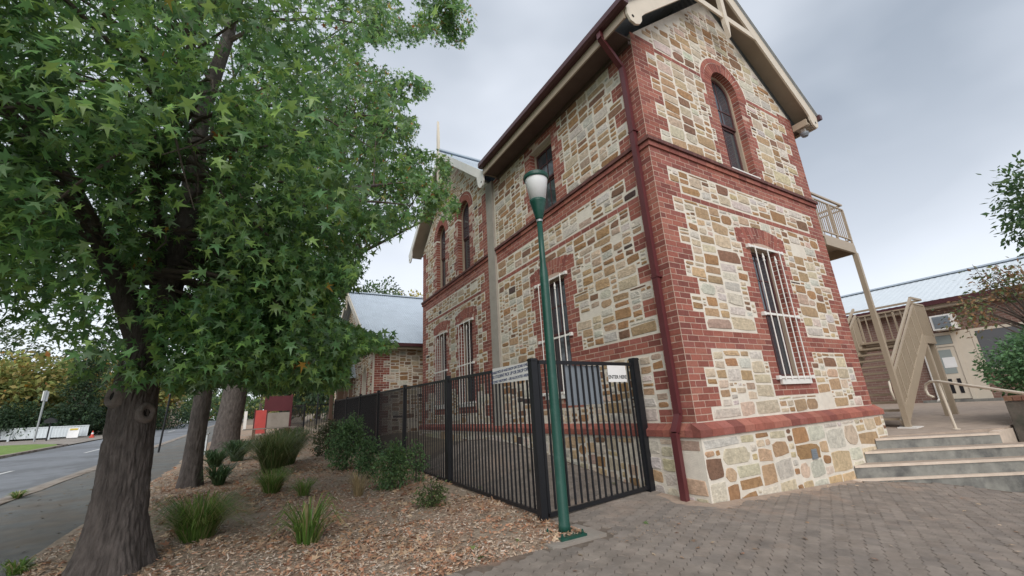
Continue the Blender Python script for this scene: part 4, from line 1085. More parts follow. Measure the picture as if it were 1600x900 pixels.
hall_wall(FH, [(0, 0), (HX1-HX0, 0), (HX1-HX0, HEZ-0.1), (0, HEZ-0.1)], [], qz, 61)
def lancet(u0, u1, v0, vs_):
    w = u1-u0; pts = [(u0, v0), (u1, v0)]
    for k in range(9): t = math.pi/3*k/8; pts.append((u0+w*math.cos(t), vs_+w*math.sin(t)))
    for k in range(1, 9): t = math.pi/3*(1-k/8); pts.append((u1-w*math.cos(t), vs_+w*math.sin(t)))
    return pts
qz2 = [(0.3, 0.345 if g % 2 else 0.575, 0.4+g*3*CS, 0.4+(g+1)*3*CS) for g in range(13)]
HL = HY1-HY0
lan = lancet(1.3, 2.2, 1.4, 2.5)
jm = [(1.3-(0.345 if g % 2 else 0.23), 1.3, 1.4+g*3*CS, 1.4+(g+1)*3*CS) for g in range(6)] + [(2.2, 2.2+(0.345 if g % 2 else 0.23), 1.4+g*3*CS, 1.4+(g+1)*3*CS) for g in range(6)]
hall_wall(FW, [(0.3, 0), (HL, 0), (HL, HEZ-0.1), (HL/2, HRZ-0.15), (0.3, HEZ-0.1)], [lan], qz2+jm, 62)
b = MB(); b.plate([FW.P(u, v, -0.2) for u, v in lan], (0.02, 0, 0)); b.build('window', M['glass'], hall)
b = MB(); b.box(HX0+0.3, HX1, HY1-0.3, HY1, 0, HEZ); b.box(HX1-0.3, HX1-.001, HY0+.3, HY1-.3, 0, HEZ); b.build('wall', M['mortar'], hall)
b = MB(); corrugated(b, (HX0-0.35, HRY, HRZ), (HX1-HX0+0.7, 0, 0), 0, (0, HY0-0.35-HRY, HEZ-0.15-HRZ), amp=0.014, lam=0.1); corrugated(b, (HX0-0.35, HRY, HRZ), (HX1-HX0+0.7, 0, 0), 0, (0, HY1+0.35-HRY, HEZ-0.15-HRZ), amp=0.014, lam=0.1); b.build('roof', M['roof'], hall, smooth=True)
b = MB(); b.beam((HX0-0.35, HRY, HRZ+0.03), (HX1+0.3, HRY, HRZ+0.03), 0.24, 0.05); b.build('ridge_cap', M['roof'], hall)
b = MB(); b.box(HX0-0.35, HX1, HY0-0.47, HY0-0.36, HEZ-0.22, HEZ-0.1); b.build('gutter', M['gutter'], hall)
b = MB(); b.box(HX0-0.3, HX1, HY0-0.35, HY0-0.325, HEZ-0.32, HEZ-0.13); b.box(HX0-0.3, HX1, HY0-0.32, HY0-0.005, HEZ-0.25, HEZ-0.22); b.build('fascia', M['tan'], hall)
b = MB(); b.beam((HX0-0.36, HRY, HRZ-0.1), (HX0-0.36, HY0-0.4, HEZ-0.3), 0.035, 0.26); b.beam((HX0-0.36, HRY, HRZ-0.1), (HX0-0.36, HY1+0.4, HEZ-0.3), 0.035, 0.26); b.build('barge_board', M['cream'], hall)
b = MB(); b.box(HX0-0.42, HX0-0.34, HRY-0.05, HRY+0.05, HRZ-0.9, HRZ+0.75); b.build('finial', M['cream'], hall)
rv = Vector((0, HY0-0.35-HRY, HEZ-0.15-HRZ)); vc = Vector((2.2, HRY, HRZ))+rv*0.34
b = MB(); n_ = Vector((0, rv.z, -rv.y)).normalized()
if n_.z < 0: n_ = -n_
b.plate([vc+Vector((-0.4, 0, 0))+n_*0.03, vc+Vector((0.4, 0, 0))+n_*0.03, vc+Vector((0.4, 0, 0))+rv*0.07+n_*0.03, vc+Vector((-0.4, 0, 0))+rv*0.07+n_*0.03], n_*0.14); b.build('roof_vent', M['shield'], hall)
# open timber porch at the street end of the hall
por = empty('timber_porch', (-1.6, 17.5, 0.5), 'open timber gabled porch on the street end of the stone hall', 'porch')
PY0, PY1, PX0, PX1 = 16.4, 18.7, -1.88, -1.30
for x in (PX0, (PX0+PX1)/2, PX1-0.1):
    for y in (PY0, PY1):
        b = MB(); b.box(x-0.07, x+0.07, y-0.07, y+0.07, H(x, y)-0.1, 2.9); b.build('post', M['timber'], por)
for y in (PY0, PY1):
    b = MB(); b.box(PX0-0.1, PX1, y-0.07, y+0.07, 2.905, 3.05); b.build('plate', M['timber'], por)
    for k in range(9):
        x = PX0+0.10+k*0.055; b = MB(); b.box(x-0.015, x+0.015, y-0.025, y+0.025, H(x, y)+0.1, 1.4); b.build('slat', M['timber'], por)
for k in range(15):
    y = PY0+0.1+(PY1-PY0-0.2)*k/14; h = 1.2*(1-abs(2*k/14-1))+0.12
    b = MB(); b.box(PX0-0.05, PX0-0.02, y-0.06, y+0.06, 3.06, 3.06+h); b.build('slat', M['tan'], por)
b = MB(); pm = (PY0+PY1)/2
for s_ in (-1, 1):
    b.plate([(PX0-0.25, pm, 4.55), (PX0-0.25, pm+s_*1.5, 2.95), (PX1+0.25, pm+s_*1.5, 2.95), (PX1+0.25, pm, 4.55)], (0, 0, 0.06))
b.build('roof', M['roof'], por)
b = MB()
for s_ in (-1, 1): b.beam((PX0-0.28, pm, 4.5), (PX0-0.28, pm+s_*1.55, 2.86), 0.03, 0.2)
b.build('barge_board', M['cream'], por)
# ------------------------------------------------------------------ interlocking pavers
sheet('paving_bed', rangef(-7, 4.4, 0.3), rangef(-7, 6.0, 0.3), lambda x, y: H(x, y)-0.014, M['joint'],
      inside=lambda x, y: (y < 0.0 and not (x > 3.2 and (x-3.2)*0.582+(y+0.1)*0.813 > 0.25)) or (x > -2.05 and x < 0.1 and y >= 0.0))
PWd, PHt, AMP, ANG = 0.214, 0.107, 0.012, math.radians(24)
ca, sa = math.cos(ANG), math.sin(ANG)
def zig(t): return AMP*(1 if int(math.floor(t*2)) % 2 == 0 else -1)
pvs = []
def paver_outline():
    p = []
    e = [(0, 0), (0.125, 1), (0.375, -1), (0.5, 0), (0.625, 1), (0.875, -1), (1, 0)]
    for t, s_ in e: p.append((t*PWd, s_*AMP))
    p += [(PWd+AMP*0.8, PHt*0.5)]
    for t, s_ in reversed(e): p.append((t*PWd, PHt+s_*AMP))
    p += [(AMP*0.8, PHt*0.5)]
    return p
OUT = paver_outline(); cxo, cyo = PWd/2, PHt/2
rp_ = random.Random(9)
for i in range(-66, 66):
    for j in range(-122, 122):
        ox = i*PWd + (0.5*PWd if j % 2 else 0.0); oy = j*PHt
        cx = (ox+cxo)*ca-(oy+cyo)*sa; cy = (ox+cxo)*sa+(oy+cyo)*ca
        if not (-6.4 < cx < 4.3 and -6.6 < cy < 5.6): continue
        yb = -0.10+0.05*noise.noise((cx*2.2, 0, 4))
        if cy > -0.2 and cx > -0.16: continue
        if cx <= -1.9 and cy > yb - 0.06: continue
        if -2.5 < cx < -1.72 and -0.22 < cy < 0.42: continue
        if (cx-3.40)*0.582+(cy+0.10)*0.813 > -0.02 and cx > 3.2-0.2 : continue
        pvs.append((ox, oy, cx, cy))
def vwp(cx, cy):
    return view_weight((cx, cy, H(cx, cy)), 0.16)
pvs.sort(key=lambda q: -vwp(q[2], q[3]))
PC = [(0.252, 0.215, 0.184), (0.262, 0.224, 0.192), (0.240, 0.207, 0.180), (0.270, 0.230, 0.196), (0.256, 0.215, 0.182)]
def paver_geo(ox, oy):
    sc = 0.985; tilt = (rp_.gauss(0, 0.010), rp_.gauss(0, 0.010)); dz = rp_.gauss(0, 0.0012)
    top = []
    for (x, y) in OUT:
        xx = ox+cxo+(x-cxo)*sc; yy = oy+cyo+(y-cyo)*(sc-0.025)
        X, Y = xx*ca-yy*sa, xx*sa+yy*ca
        top.append((X, Y, H(X, Y)+dz+(x-cxo)*tilt[0]+(y-cyo)*tilt[1]))
    n = len(top); ctr = np.mean(np.array(top), axis=0)
    ins = [tuple(ctr+(np.array(p)-ctr)*0.97) for p in top]
    v = ins + [(p[0], p[1], p[2]-0.004) for p in top] + [(p[0], p[1], p[2]-0.03) for p in top]
    f = [tuple(range(n))] + [(n+i, n+(i+1) % n, (i+1) % n, i) for i in range(n)] + [(2*n+i, 2*n+(i+1) % n, n+(i+1) % n, n+i) for i in range(n)]
    return v, f
paving = empty('paving', (0, -2.0, H(0, -2.0))); tag(paving, kind='structure')
mb = MB()
for q, (ox, oy, cx, cy) in enumerate(pvs):
    v, f = paver_geo(ox, oy); k = rp_.uniform(0.93, 1.07); c = tuple(x*k for x in rp_.choice(PC))
    if q < 300: mesh_obj('paver', v, f, M['paver'], paving, origin=(cx, cy, H(cx, cy)), cols=[c]*len(f))
    else: mb.add(v, f, c)
tag(mb.build('paver_field', M['paver'], paving), kind='stuff')

def drift(name, path, wf):
    """thin wash of sand lying against the wall foot: path of (x,y,nx,ny)"""
    v = []; f = []; m_ = 9
    for i, (x, y, nx, ny) in enumerate(path):
        w = wf(i, x, y)
        for j in range(m_):
            t = j/(m_-1); X, Y = x+nx*w*t, y+ny*w*t
            v.append((X, Y, H(X, Y)+0.012*(1-t)**2-0.0015-0.007*t+0.004*noise.noise((X*7, Y*7, 1))+0.003*noise.noise((X*22, Y*22, 1))))
    for i in range(len(path)-1):
        for j in range(m_-1): a_ = i*m_+j; f.append((a_, a_+1, a_+m_+1, a_+m_))
    o = mesh_obj(name, v, f, M['sand'], smooth=True); tag(o, 'sandy orange wash lying along the wall foot', 'sand', kind='stuff'); return o
pth = [(-0.13, y, -1, 0) for y in rangef(0.62, 0.0, 0.05)] + [(-0.10+0.02*k, -0.02-0.015*k, -math.cos(k*0.26), -math.sin(k*0.26)) for k in range(1, 6)] + [(x, -0.10, 0, -1) for x in rangef(0.0, 3.42, 0.06)]
drift('sand_drift', pth, lambda i, x, y: 0.10+0.26*abs(noise.noise((x*1.3, y*1.3, 8)))+0.16*abs(noise.noise((x*5, y*5, 3)))+(0.22 if x < 0.3 else 0.0)*ss(1.2, 0.0, y))
# ------------------------------------------------------------------ leaves (numpy batches)
def star_leaf():
    """five-lobed leaf, stalk at origin, tip towards +y, spans about 1"""
    tips = [(-0.37, -0.06), (-0.52, 0.46), (0.0, 0.98), (0.52, 0.46), (0.37, -0.06)]
    nt_ = [(-0.17, 0.19), (-0.125, 0.40), (0.125, 0.40), (0.17, 0.19)]
    o = [(0, 0)]
    for k in range(5):
        o.append(tips[k])
        if k < 4: o.append(nt_[k])
    v = np.array([(x, y-0.0, -0.5*x*x-0.34*y*y + 0.16*abs(x)) for x, y in o])
    mid = np.array([[0, 0.33, 0.0]])
    v = np.vstack([v, mid]); n = len(o)
    f = [(i, (i+1) % n, n) for i in range(n)]
    return v, np.array(f)
def small_leaf():
    v = np.array([(0, 0, 0), (0.26, 0.45, -0.05), (0, 1.0, -0.12), (-0.26, 0.45, -0.05)], float); return v, np.array([(0, 1, 2), (0, 2, 3)])
def star_lo():
    v = np.array([(0, 0, 0), (-0.5, 0.25, -0.05), (-0.14, 0.42, 0), (0, 0.92, -0.1), (0.14, 0.42, 0), (0.5, 0.25, -0.05)], float)
    return v, np.array([(0, 2, 1), (0, 4, 2), (2, 4, 3), (0, 5, 4)])
def blade_batch(tv, tf, pos, xax, yax, size, col, name, m, parent, kind=None):
    n = len(pos); z = np.cross(xax, yax)
    V = pos[:, None, :] + size[:, None, None]*(tv[None, :, 0:1]*xax[:, None, :] + tv[None, :, 1:2]*yax[:, None, :] + tv[None, :, 2:3]*z[:, None, :])
    V = V.reshape(-1, 3) - np.array(wl(parent)); k = len(tv)
    F = (tf[None] + (np.arange(n)*k)[:, None, None]).reshape(-1, 3)
    me = bpy.data.meshes.new(name); me.vertices.add(len(V)); me.vertices.foreach_set('co', V.ravel().astype(np.float32))
    me.loops.add(F.size); me.loops.foreach_set('vertex_index', F.ravel().astype(np.int32))
    me.polygons.add(len(F)); me.polygons.foreach_set('loop_start', (np.arange(len(F))*3).astype(np.int32))
    me.update(calc_edges=True)
    at = me.color_attributes.new('Col', 'FLOAT_COLOR', 'CORNER')
    c = np.repeat(col, len(tf)*3, axis=0); c = np.hstack([c, np.ones((len(c), 1))]); at.data.foreach_set('color', c.ravel().astype(np.float32))
    me.materials.append(m); o = bpy.data.objects.new(name, me); COL.objects.link(o); o.parent = parent; WL[o.name] = wl(parent)
    if kind: o['kind'] = kind
    return o
def unit(a): return a/np.maximum(1e-9, np.linalg.norm(a, axis=-1, keepdims=True))
def leaf_axes(n, out_dir, droop=0.8, spread=0.8):
    """yax: tip direction (outward, drooping); xax: across the blade"""
    y = out_dir + rng.normal(0, spread, (n, 3)); y[:, 2] -= droop; y = unit(y)
    up = np.array([0, 0, 1.0]) + rng.normal(0, 0.7, (n, 3)); x = unit(np.cross(y, up)); return x, y

SIL = [(-900, -2500), (690, -2500), (712, -60), (745, 8), (740, 45), (722, 72), (700, 84), (680, 60), (655, 62), (630, 78), (600, 72), (570, 76), (566, 96), (600, 108), (640, 116), (672, 130), (668, 150), (640, 160), (618, 170),
       (650, 185), (648, 210), (622, 224), (655, 232), (690, 240), (706, 256), (696, 285), (716, 325), (706, 348), (672, 340), (640, 348), (606, 372), (574, 380), (566, 418), (548, 448), (528, 455), (522, 492), (550, 512), (592, 520), (622, 530),
       (606, 545), (575, 542), (548, 556), (545, 600), (520, 612), (478, 604), (440, 610), (418, 622), (392, 606), (372, 588), (335, 600), (300, 612), (280, 640), (262, 640), (252, 604), (240, 575), (232, 596), (205, 606), (160, 604), (112, 594), (96, 566), (88, 532), (70, 545), (35, 530), (0, 562), (-900, 700)]
def in_sil(P, grow=0.0):
    px, py = project(P)
    px = np.nan_to_num(px, nan=-5000.0); py = np.nan_to_num(py, nan=-5000.0)
    px = px + rng.normal(0, 5, len(px)); py = py + rng.normal(0, 5, len(py))
    off = (px < -5) | (px > 1605) | (py < -5) | (py > 905)
    return off & ((px < 745) | (py < -300)) | (~off & inpoly(px, py, SIL))
def limb_gap(P, lines, rad=20):
    """leaves that hang right in front of a stretch of bare limb"""
    px, py = project(P); px = np.nan_to_num(px, nan=-5000.0); py = np.nan_to_num(py, nan=-5000.0); g = np.zeros(len(P), bool)
    dist = np.linalg.norm(P-CAM, axis=1)
    for ln in lines:
        q = np.array([tuple(v) for v in ln]); lx, ly = project(q); dm = np.linalg.norm(q-CAM, axis=1).max()
        for i in range(len(q)-1):
            ax, ay, bx_, by_ = lx[i], ly[i], lx[i+1], ly[i+1]; L2 = (bx_-ax)**2+(by_-ay)**2
            t = np.clip(((px-ax)*(bx_-ax)+(py-ay)*(by_-ay))/L2, 0, 1); d2 = (px-ax-t*(bx_-ax))**2+(py-ay-t*(by_-ay))**2
            g |= (d2 < rad**2) & (dist < dm)
    return g & (np.random.default_rng(1).random(len(P)) < 0.88)
def lacy(P, lo, hi):
    """open pockets in the foliage; thinner towards the outer right-hand sprays"""
    px, py = project(P); px = np.nan_to_num(px, nan=0.0)
    th = lo+(hi-lo)*np.clip((px-470)/150, 0, 1)
    nz = np.array([noise.noise((p[0]*1.7, p[1]*1.7, p[2]*2.1))+0.45*noise.noise((p[0]*4.5, p[1]*4.5, p[2]*4.5)) for p in P])
    return nz > th
GREENS = np.array([(0.125, 0.245, 0.078), (0.098, 0.21, 0.074), (0.155, 0.285, 0.078), (0.082, 0.178, 0.07), (0.20, 0.32, 0.085), (0.15, 0.25, 0.118)])
def leaf_cols(n, pal=GREENS, autumn=0.02, jit=0.16):
    c = pal[rng.integers(0, len(pal), n)]*rng.uniform(1-jit, 1+jit, (n, 1))
    a = rng.random(n) < autumn
    c[a] = np.array([(0.38, 0.22, 0.04), (0.33, 0.14, 0.04), (0.30, 0.26, 0.05)])[rng.integers(0, 3, a.sum())]
    return c
def fluted_trunk(parent, pts, rads, seed, name='trunk', nr=72, ridge=0.018, flare=None, m=None):
    """tapered trunk with furrowed bark as real relief"""
    pts = [Vector(p) for p in pts]; L_ = [0]
    for a, b2 in zip(pts[:-1], pts[1:]): L_.append(L_[-1]+(b2-a).length)
    nz_ = max(20, int(L_[-1]/0.035)); v = []; f = []
    for i in range(nz_+1):
        s_ = L_[-1]*i/nz_; k = 0
        while k < len(L_)-2 and s_ > L_[k+1]: k += 1
        t = (s_-L_[k])/(L_[k+1]-L_[k]); p = pts[k].lerp(pts[k+1], t); r0 = rads[k]+(rads[k+1]-rads[k])*t
        for q in range(nr):
            a = 2*math.pi*q/nr; dx, dy = math.cos(a), math.sin(a)
            fq = 34*r0; wv = 0.9*noise.noise((dx*2, dy*2, s_*2.1+seed))
            rd = noise.noise((dx*fq+wv, dy*fq+wv, s_*4.6+seed*3)); rd = 1-min(1.0, abs(rd)*4.0); rd = 0.5-rd
            rd2 = noise.noise((dx*fq*2, dy*fq*2, s_*7+seed))
            fl = 0.0
            if flare and s_ < 0.6: fl = (flare*(1-s_/0.6)**2)*(1+0.5*math.sin(5*a+seed))
            r1 = r0 + fl + ridge*(rd*0.6+rd2*0.35)
            v.append((p.x+dx*r1, p.y+dy*r1, p.z))
    for i in range(nz_):
        for q in range(nr): f.append((i*nr+q, i*nr+(q+1) % nr, (i+1)*nr+(q+1) % nr, (i+1)*nr+q))
    return mesh_obj(name, v, f, m or M['bark'], parent, smooth=True)
def curve(a, b2, bend, n=7):
    a = Vector(a); b2 = Vector(b2); bend = Vector(bend); return [a.lerp(b2, k/n) + bend*(4*(k/n)*(1-k/n)) for k in range(n+1)]

def street_tree(label, base, trunk, trads, limbs, ell, n_clump, per, lsize, group, seed, autumn=0.02, flare=0.1, nr=64, ridge=0.018, lo=False, singles=0, pal=GREENS, gaps=None):
    """ell: list of ((cx,cy,cz),(rx,ry,rz)) volumes of the crown"""
    global rng
    rng = np.random.default_rng(seed); rr = random.Random(seed)
    t = empty('street_tree', base, label, 'tree', group)
    fluted_trunk(t, trunk, trads, seed, nr=nr, ridge=ridge, flare=flare)
    sk = []                                                # points on limbs to branch from
    for pts, r0, r1 in limbs:
        n = len(pts); b = MB(); b.tube(pts, [r0+(r1-r0)*k/(n-1) for k in range(n)], 14); b.build('limb', M['bark'], t, smooth=True)
        for k in range(1, n-1):
            for q in range(8): sk.append((pts[k].lerp(pts[k+1], q/8), r0+(r1-r0)*(k+q/8)/(n-1), [0]))
    crown = empty('crown', base, parent=t)
    # clump centres, mostly in the outer part of each volume
    C_ = []
    tries = 0
    while len(C_) < n_clump and tries < 60*n_clump:
        tries += 1; (c, r) = ell[rr.randrange(len(ell))]
        d = np.array([rr.gauss(0, 1) for _ in range(3)]); d /= np.linalg.norm(d)
        q = rr.random()**0.42
        p = np.array(c)+d*q*np.array(r)
        if p[2] < 1.7: continue
        if not in_sil(p[None])[0]: continue
        dd = np.linalg.norm(p-CAM)
        if dd < 2.1: continue
        C_.append(p)
    C_ = np.array(C_)
    # branches to a share of the clumps
    b = MB()
    for p in C_[::9]:
        P = Vector(p); best = min(sk, key=lambda s_: (s_[0]-P).length + 0.8*max(0, s_[0].z-P.z+0.4) + 0.8*s_[2][0]); best[2][0] += 1
        L_ = (best[0]-P).length
        if L_ > 4.5: continue
        pts = curve(best[0], P, (rr.gauss(0, .12)*L_, rr.gauss(0, .12)*L_, 0.10*L_), 5)
        # keep branches within the leafy outline
        if not in_sil(np.array([tuple(q) for q in pts[1:]] + [tuple((pts[i]+pts[i+1])/2) for i in range(1, 5)])).all(): continue
        b.tube(pts, [min(best[1]*0.6, 0.012+0.010*L_)*(1-0.17*k) for k in range(6)], 5, caps=False)
    if b.v: b.build('branches', M['twig'], t)
    # leaves round the clumps: sprays along short twigs
    n = len(C_); out_ = unit(C_-np.array([base[0], base[1], base[2]+3.0]))
    sub = 4; pos = []; od = []; sizes = []; tint = []
    for k in range(n):
        cl_t = rr.uniform(0.62, 1.45)
        for _ in range(sub):
            dvec = unit(out_[k]*0.5+rng.normal(0, 0.7, 3)); dvec[2] *= 0.45
            L_ = rr.uniform(0.35, 0.85)
            m_ = per//sub
            tt = rng.random(m_)**0.7
            p = C_[k]+dvec*(tt*L_)[:, None]+rng.normal(0, 0.085, (m_, 3)); p[:, 2] -= 0.22*tt**2
            pos.append(p); od.append(np.repeat(dvec[None], m_, 0)); tint.append(np.full(m_, cl_t))
    pos = np.vstack(pos); od = np.vstack(od); tint = np.concatenate(tint)
    keep = in_sil(pos) & (np.linalg.norm(pos-CAM, axis=1) > 1.9) & (pos[:, 2] > 1.55)
    keep &= lacy(pos, -0.20, 0.18)
    if gaps: keep &= ~limb_gap(pos, gaps)
    pos, od, tint = pos[keep], od[keep], tint[keep]
    n = len(pos); x, y = leaf_axes(n, od); size = lsize*rng.uniform(0.55, 1.35, n); col = leaf_cols(n, pal, autumn, 0.26)*tint[:, None]
    if singles:
        px, py = project(pos); vis = (px > 0) & (px < 1600) & (py > 0) & (py < 900)
        wgt = np.where(vis, size/np.linalg.norm(pos-CAM, axis=1), 0); order = np.argsort(-wgt); one = order[:singles]
        tv, tf = star_leaf()
        var = []
        for q in range(8):
            me = bpy.data.meshes.new('leaf'); me.from_pydata(tv.tolist(), [], tf.tolist()); set_cols(me, np.repeat(leaf_cols(1, pal, 0.0)*rng.uniform(.8, 1.3), len(tf), 0)); me.materials.append(M['leaf']); var.append(me)
        for i in one:
            o = bpy.data.objects.new('leaf', var[rr.randrange(8)]); COL.objects.link(o); o.parent = crown
            z = np.cross(x[i], y[i]); mtx = Matrix([[x[i][a]*size[i], y[i][a]*size[i], z[a]*size[i], pos[i][a]-base[a]] for a in range(3)] + [[0, 0, 0, 1]])
            o.matrix_local = mtx
        msk = np.ones(n, bool); msk[one] = False
        pos, x, y, size, col = pos[msk], x[msk], y[msk], size[msk], col[msk]
    tv, tf = star_lo() if lo else star_leaf()
    blade_batch(tv, tf, pos, x, y, size, col, 'foliage', M['leaf'], crown, kind='stuff')
    return t
def blob(px, py, d, r):
    p = at_dist(px, py, d); return ((p[0], p[1], p[2]), (r, r, r*0.75))
T1 = (-5.80, 1.78, H(-5.8, 1.78))
tr1 = [(T1[0], T1[1], -0.05), (T1[0]-0.02, T1[1], 0.7), (T1[0]-0.06, T1[1]+0.03, 1.5), (T1[0]-0.06, T1[1]+0.06, 2.3)]
fork = Vector((T1[0]-0.06, T1[1]+0.06, 2.25))
l1 = [fork+Vector((0.02, 0, -0.25)), fork+Vector((0.10, 0.02, 0.5)), fork+Vector((0.14, 0.05, 1.5)), fork+Vector((0.10, 0.0, 2.6)), fork+Vector((0.22, 0.1, 4.0)), fork+Vector((0.18, 0.1, 6.0))]
l2 = [fork+Vector((-0.05, 0, -0.2)), fork+Vector((-0.28, 0.0, 0.35)), fork+Vector((-0.55, 0.02, 0.9)), fork+Vector((-1.0, 0.1, 1.7)), fork+Vector((-1.7, 0.2, 2.8)), fork+Vector((-2.2, 0.3, 3.8))]
l3 = [fork+Vector((0, 0.05, 0.4)), fork+Vector((-0.05, -0.5, 1.3)), fork+Vector((0.1, -1.1, 2.0)), fork+Vector((0.3, -1.9, 2.6))]
l4 = [fork+Vector((0.1, 0.05, 1.0)), fork+Vector((0.8, 0.4, 1.7)), fork+Vector((1.7, 0.9, 2.4)), fork+Vector((2.6, 1.2, 2.9))]
l5 = [fork+Vector((0.1, 0.1, 0.6)), fork+Vector((0.3, 0.9, 1.4)), fork+Vector((0.4, 1.9, 2.2)), fork+Vector((0.5, 2.8, 3.0))]
limbs1 = [(l1, 0.145, 0.05), (l2, 0.11, 0.035), (l3, 0.075, 0.02), (l4, 0.075, 0.02), (l5, 0.08, 0.02)]
tree1 = street_tree('broad street tree with thick furrowed trunk and knot holes', T1, tr1, [0.240, 0.188, 0.168, 0.155], limbs1,
    [((-5.8, 1.5, 5.4), (3.9, 3.3, 3.7)), ((-5.9, 0.8, 3.2), (3.3, 2.3, 1.3)), ((-4.6, 2.0, 3.4), (2.3, 2.4, 1.5)), ((-7.6, 1.2, 3.8), (2.3, 2.4, 2.0)), ((-6.2, 0.3, 5.0), (3.2, 2.4, 2.4)), blob(590, 520, 5.6, 0.9), blob(520, 480, 5.4, 1.1), blob(400, 560, 5.2, 0.9)], 1900, 76, 0.086, 'street trees in the mulch bed', 101, autumn=0.006, flare=0.11, nr=190, ridge=0.028, singles=300, gaps=[l1[1:5], l2[:4]])
# knot holes left by lost limbs
def knot(cx, cz, ang, r0, tilt):
    c = Vector((tr1[2][0], tr1[2][1], cz)); d = Vector((math.cos(ang), math.sin(ang), 0.15)).normalized(); s_ = d.cross(Vector((0, 0, 1))).normalized(); u_ = s_.cross(d)
    ctr = c + d*(0.168); v = []; f = []; n = 20; rings = [(r0*1.55, -0.03), (r0*1.35, 0.028), (r0*1.0, 0.046), (r0*0.66, 0.036), (r0*0.52, 0.022)]
    for rr_, dd in rings:
        for k in range(n):
            a = 2*math.pi*k/n; w = 1+0.12*noise.noise((math.cos(a)*2, math.sin(a)*2, cz*7))
            v.append(tuple(ctr + d*dd + s_*(rr_*w*math.cos(a)) + u_*(rr_*w*1.2*math.sin(a))))
    for i in range(len(rings)-1):
        for k in range(n): f.append((i*n+k, i*n+(k+1) % n, (i+1)*n+(k+1) % n, (i+1)*n+k))
    o = mesh_obj('knot', v, f, M['collar_bark'], tree1, smooth=True)
    mesh_obj('hollow', [v[4*n+k] for k in range(n)], [tuple(range(n))], M['dark'], o)
def ang_to(px, py):                                        # bearing on the trunk that faces the camera, shifted sideways
    return px
base_ang = math.atan2(CAM[1]-T1[1], CAM[0]-T1[0])
knot(0, 1.50, base_ang-1.0, 0.062, 0); knot(0, 1.34, base_ang+0.60, 0.058, 0)
T2 = (-5.77, 6.35, H(-5.77, 6.35))
tr2 = [(T2[0], T2[1], 0.1), (T2[0], T2[1], 1.0), (T2[0]+0.02, T2[1], 2.6), (T2[0]+0.05, T2[1], 4.2)]
f2 = Vector((T2[0]+0.05, T2[1], 4.0))
limbs2 = [([f2, f2+Vector((0.1, 0, 1.5)), f2+Vector((0, 0.1, 3.2)), f2+Vector((0.1, 0, 5))], 0.12, 0.03),
          ([f2+Vector((0, 0, -1.2)), f2+Vector((1.2, -0.3, -0.2)), f2+Vector((2.6, -0.5, 0.9)), f2+Vector((4.0, -0.6, 1.9))], 0.08, 0.02),
          ([f2+Vector((0, 0, -0.6)), f2+Vector((1.0, -0.5, 0.9)), f2+Vector((2.2, -0.9, 2.4)), f2+Vector((3.2, -1.0, 3.9))], 0.08, 0.02),
          ([f2+Vector((0, 0, -0.2)), f2+Vector((-1.2, -0.6, 1.2)), f2+Vector((-2.4, -1.0, 2.5))], 0.07, 0.02),
          ([f2+Vector((0, 0, -1.4)), f2+Vector((0.9, 0.9, -0.4)), f2+Vector((1.9, 1.6, 0.4))], 0.06, 0.02)]
street_tree('slender straight trunked street tree, second along the mulch bed', T2, tr2, [0.165, 0.142, 0.13, 0.11], limbs2,
    [((-4.6, 6.2, 6.4), (3.9, 3.4, 3.9)), ((-2.9, 5.9, 6.6), (2.4, 2.4, 2.6)), ((-4.4, 6.5, 3.6), (2.6, 2.6, 1.4)), ((-2.4, 6.0, 8.8), (2.0, 2.0, 1.8)), ((-5.8, 6.2, 7.5), (4, 3.2, 4))] + [blob(*q) for q in ((700, 35, 8.6, 0.75), (640, 30, 8.4, 1.0), (590, 60, 8.2, 1.0), (640, 140, 8.6, 0.75), (590, 170, 8.4, 1.0), (620, 215, 8.8, 0.8), (675, 275, 9.0, 0.9), (690, 325, 9.0, 0.5), (620, 320, 8.8, 1.0), (560, 300, 8.2, 1.2))], 1600, 60, 0.088, 'street trees in the mulch bed', 202, autumn=0.05, flare=0.06, nr=80, ridge=0.014)
T3 = (-5.70, 14.2, H(-5.7, 14.2))
tr3 = [(T3[0], T3[1], 0.2), (T3[0], T3[1], 1.1), (T3[0]+0.1, T3[1], 2.4), (T3[0]+0.15, T3[1], 4.0)]
f3 = Vector((T3[0]+0.15, T3[1], 3.6))
limbs3 = [([f3, f3+Vector((0.4, 0, 1.5)), f3+Vector((0.6, 0.1, 3.2)), f3+Vector((0.6, 0, 5.4))], 0.3, 0.05),
          ([f3+Vector((0, 0, -1.2)), f3+Vector((1.2, -0.3, 0.2)), f3+Vector((2.2, -0.4, 1.3)), f3+Vector((2.6, -0.5, 2.2))], 0.2, 0.03),
          ([f3+Vector((0, 0, -0.6)), f3+Vector((-1.4, -0.5, 1.1)), f3+Vector((-2.9, -0.9, 2.4))], 0.18, 0.03)]
street_tree('stout old street tree with very wide grey trunk by the bench', T3, tr3, [0.43, 0.38, 0.36, 0.32], limbs3,
    [((-4.8, 14, 7.0), (4.6, 4.4, 4.2)), ((-3.6, 14.2, 4.4), (3.0, 3.0, 2.0))], 620, 36, 0.15, 'street trees in the mulch bed', 303, autumn=0.03, flare=0.14, nr=90, ridge=0.02, lo=True,
    pal=np.array([(0.036, 0.085, 0.032), (0.030, 0.075, 0.034), (0.045, 0.10, 0.036)]))

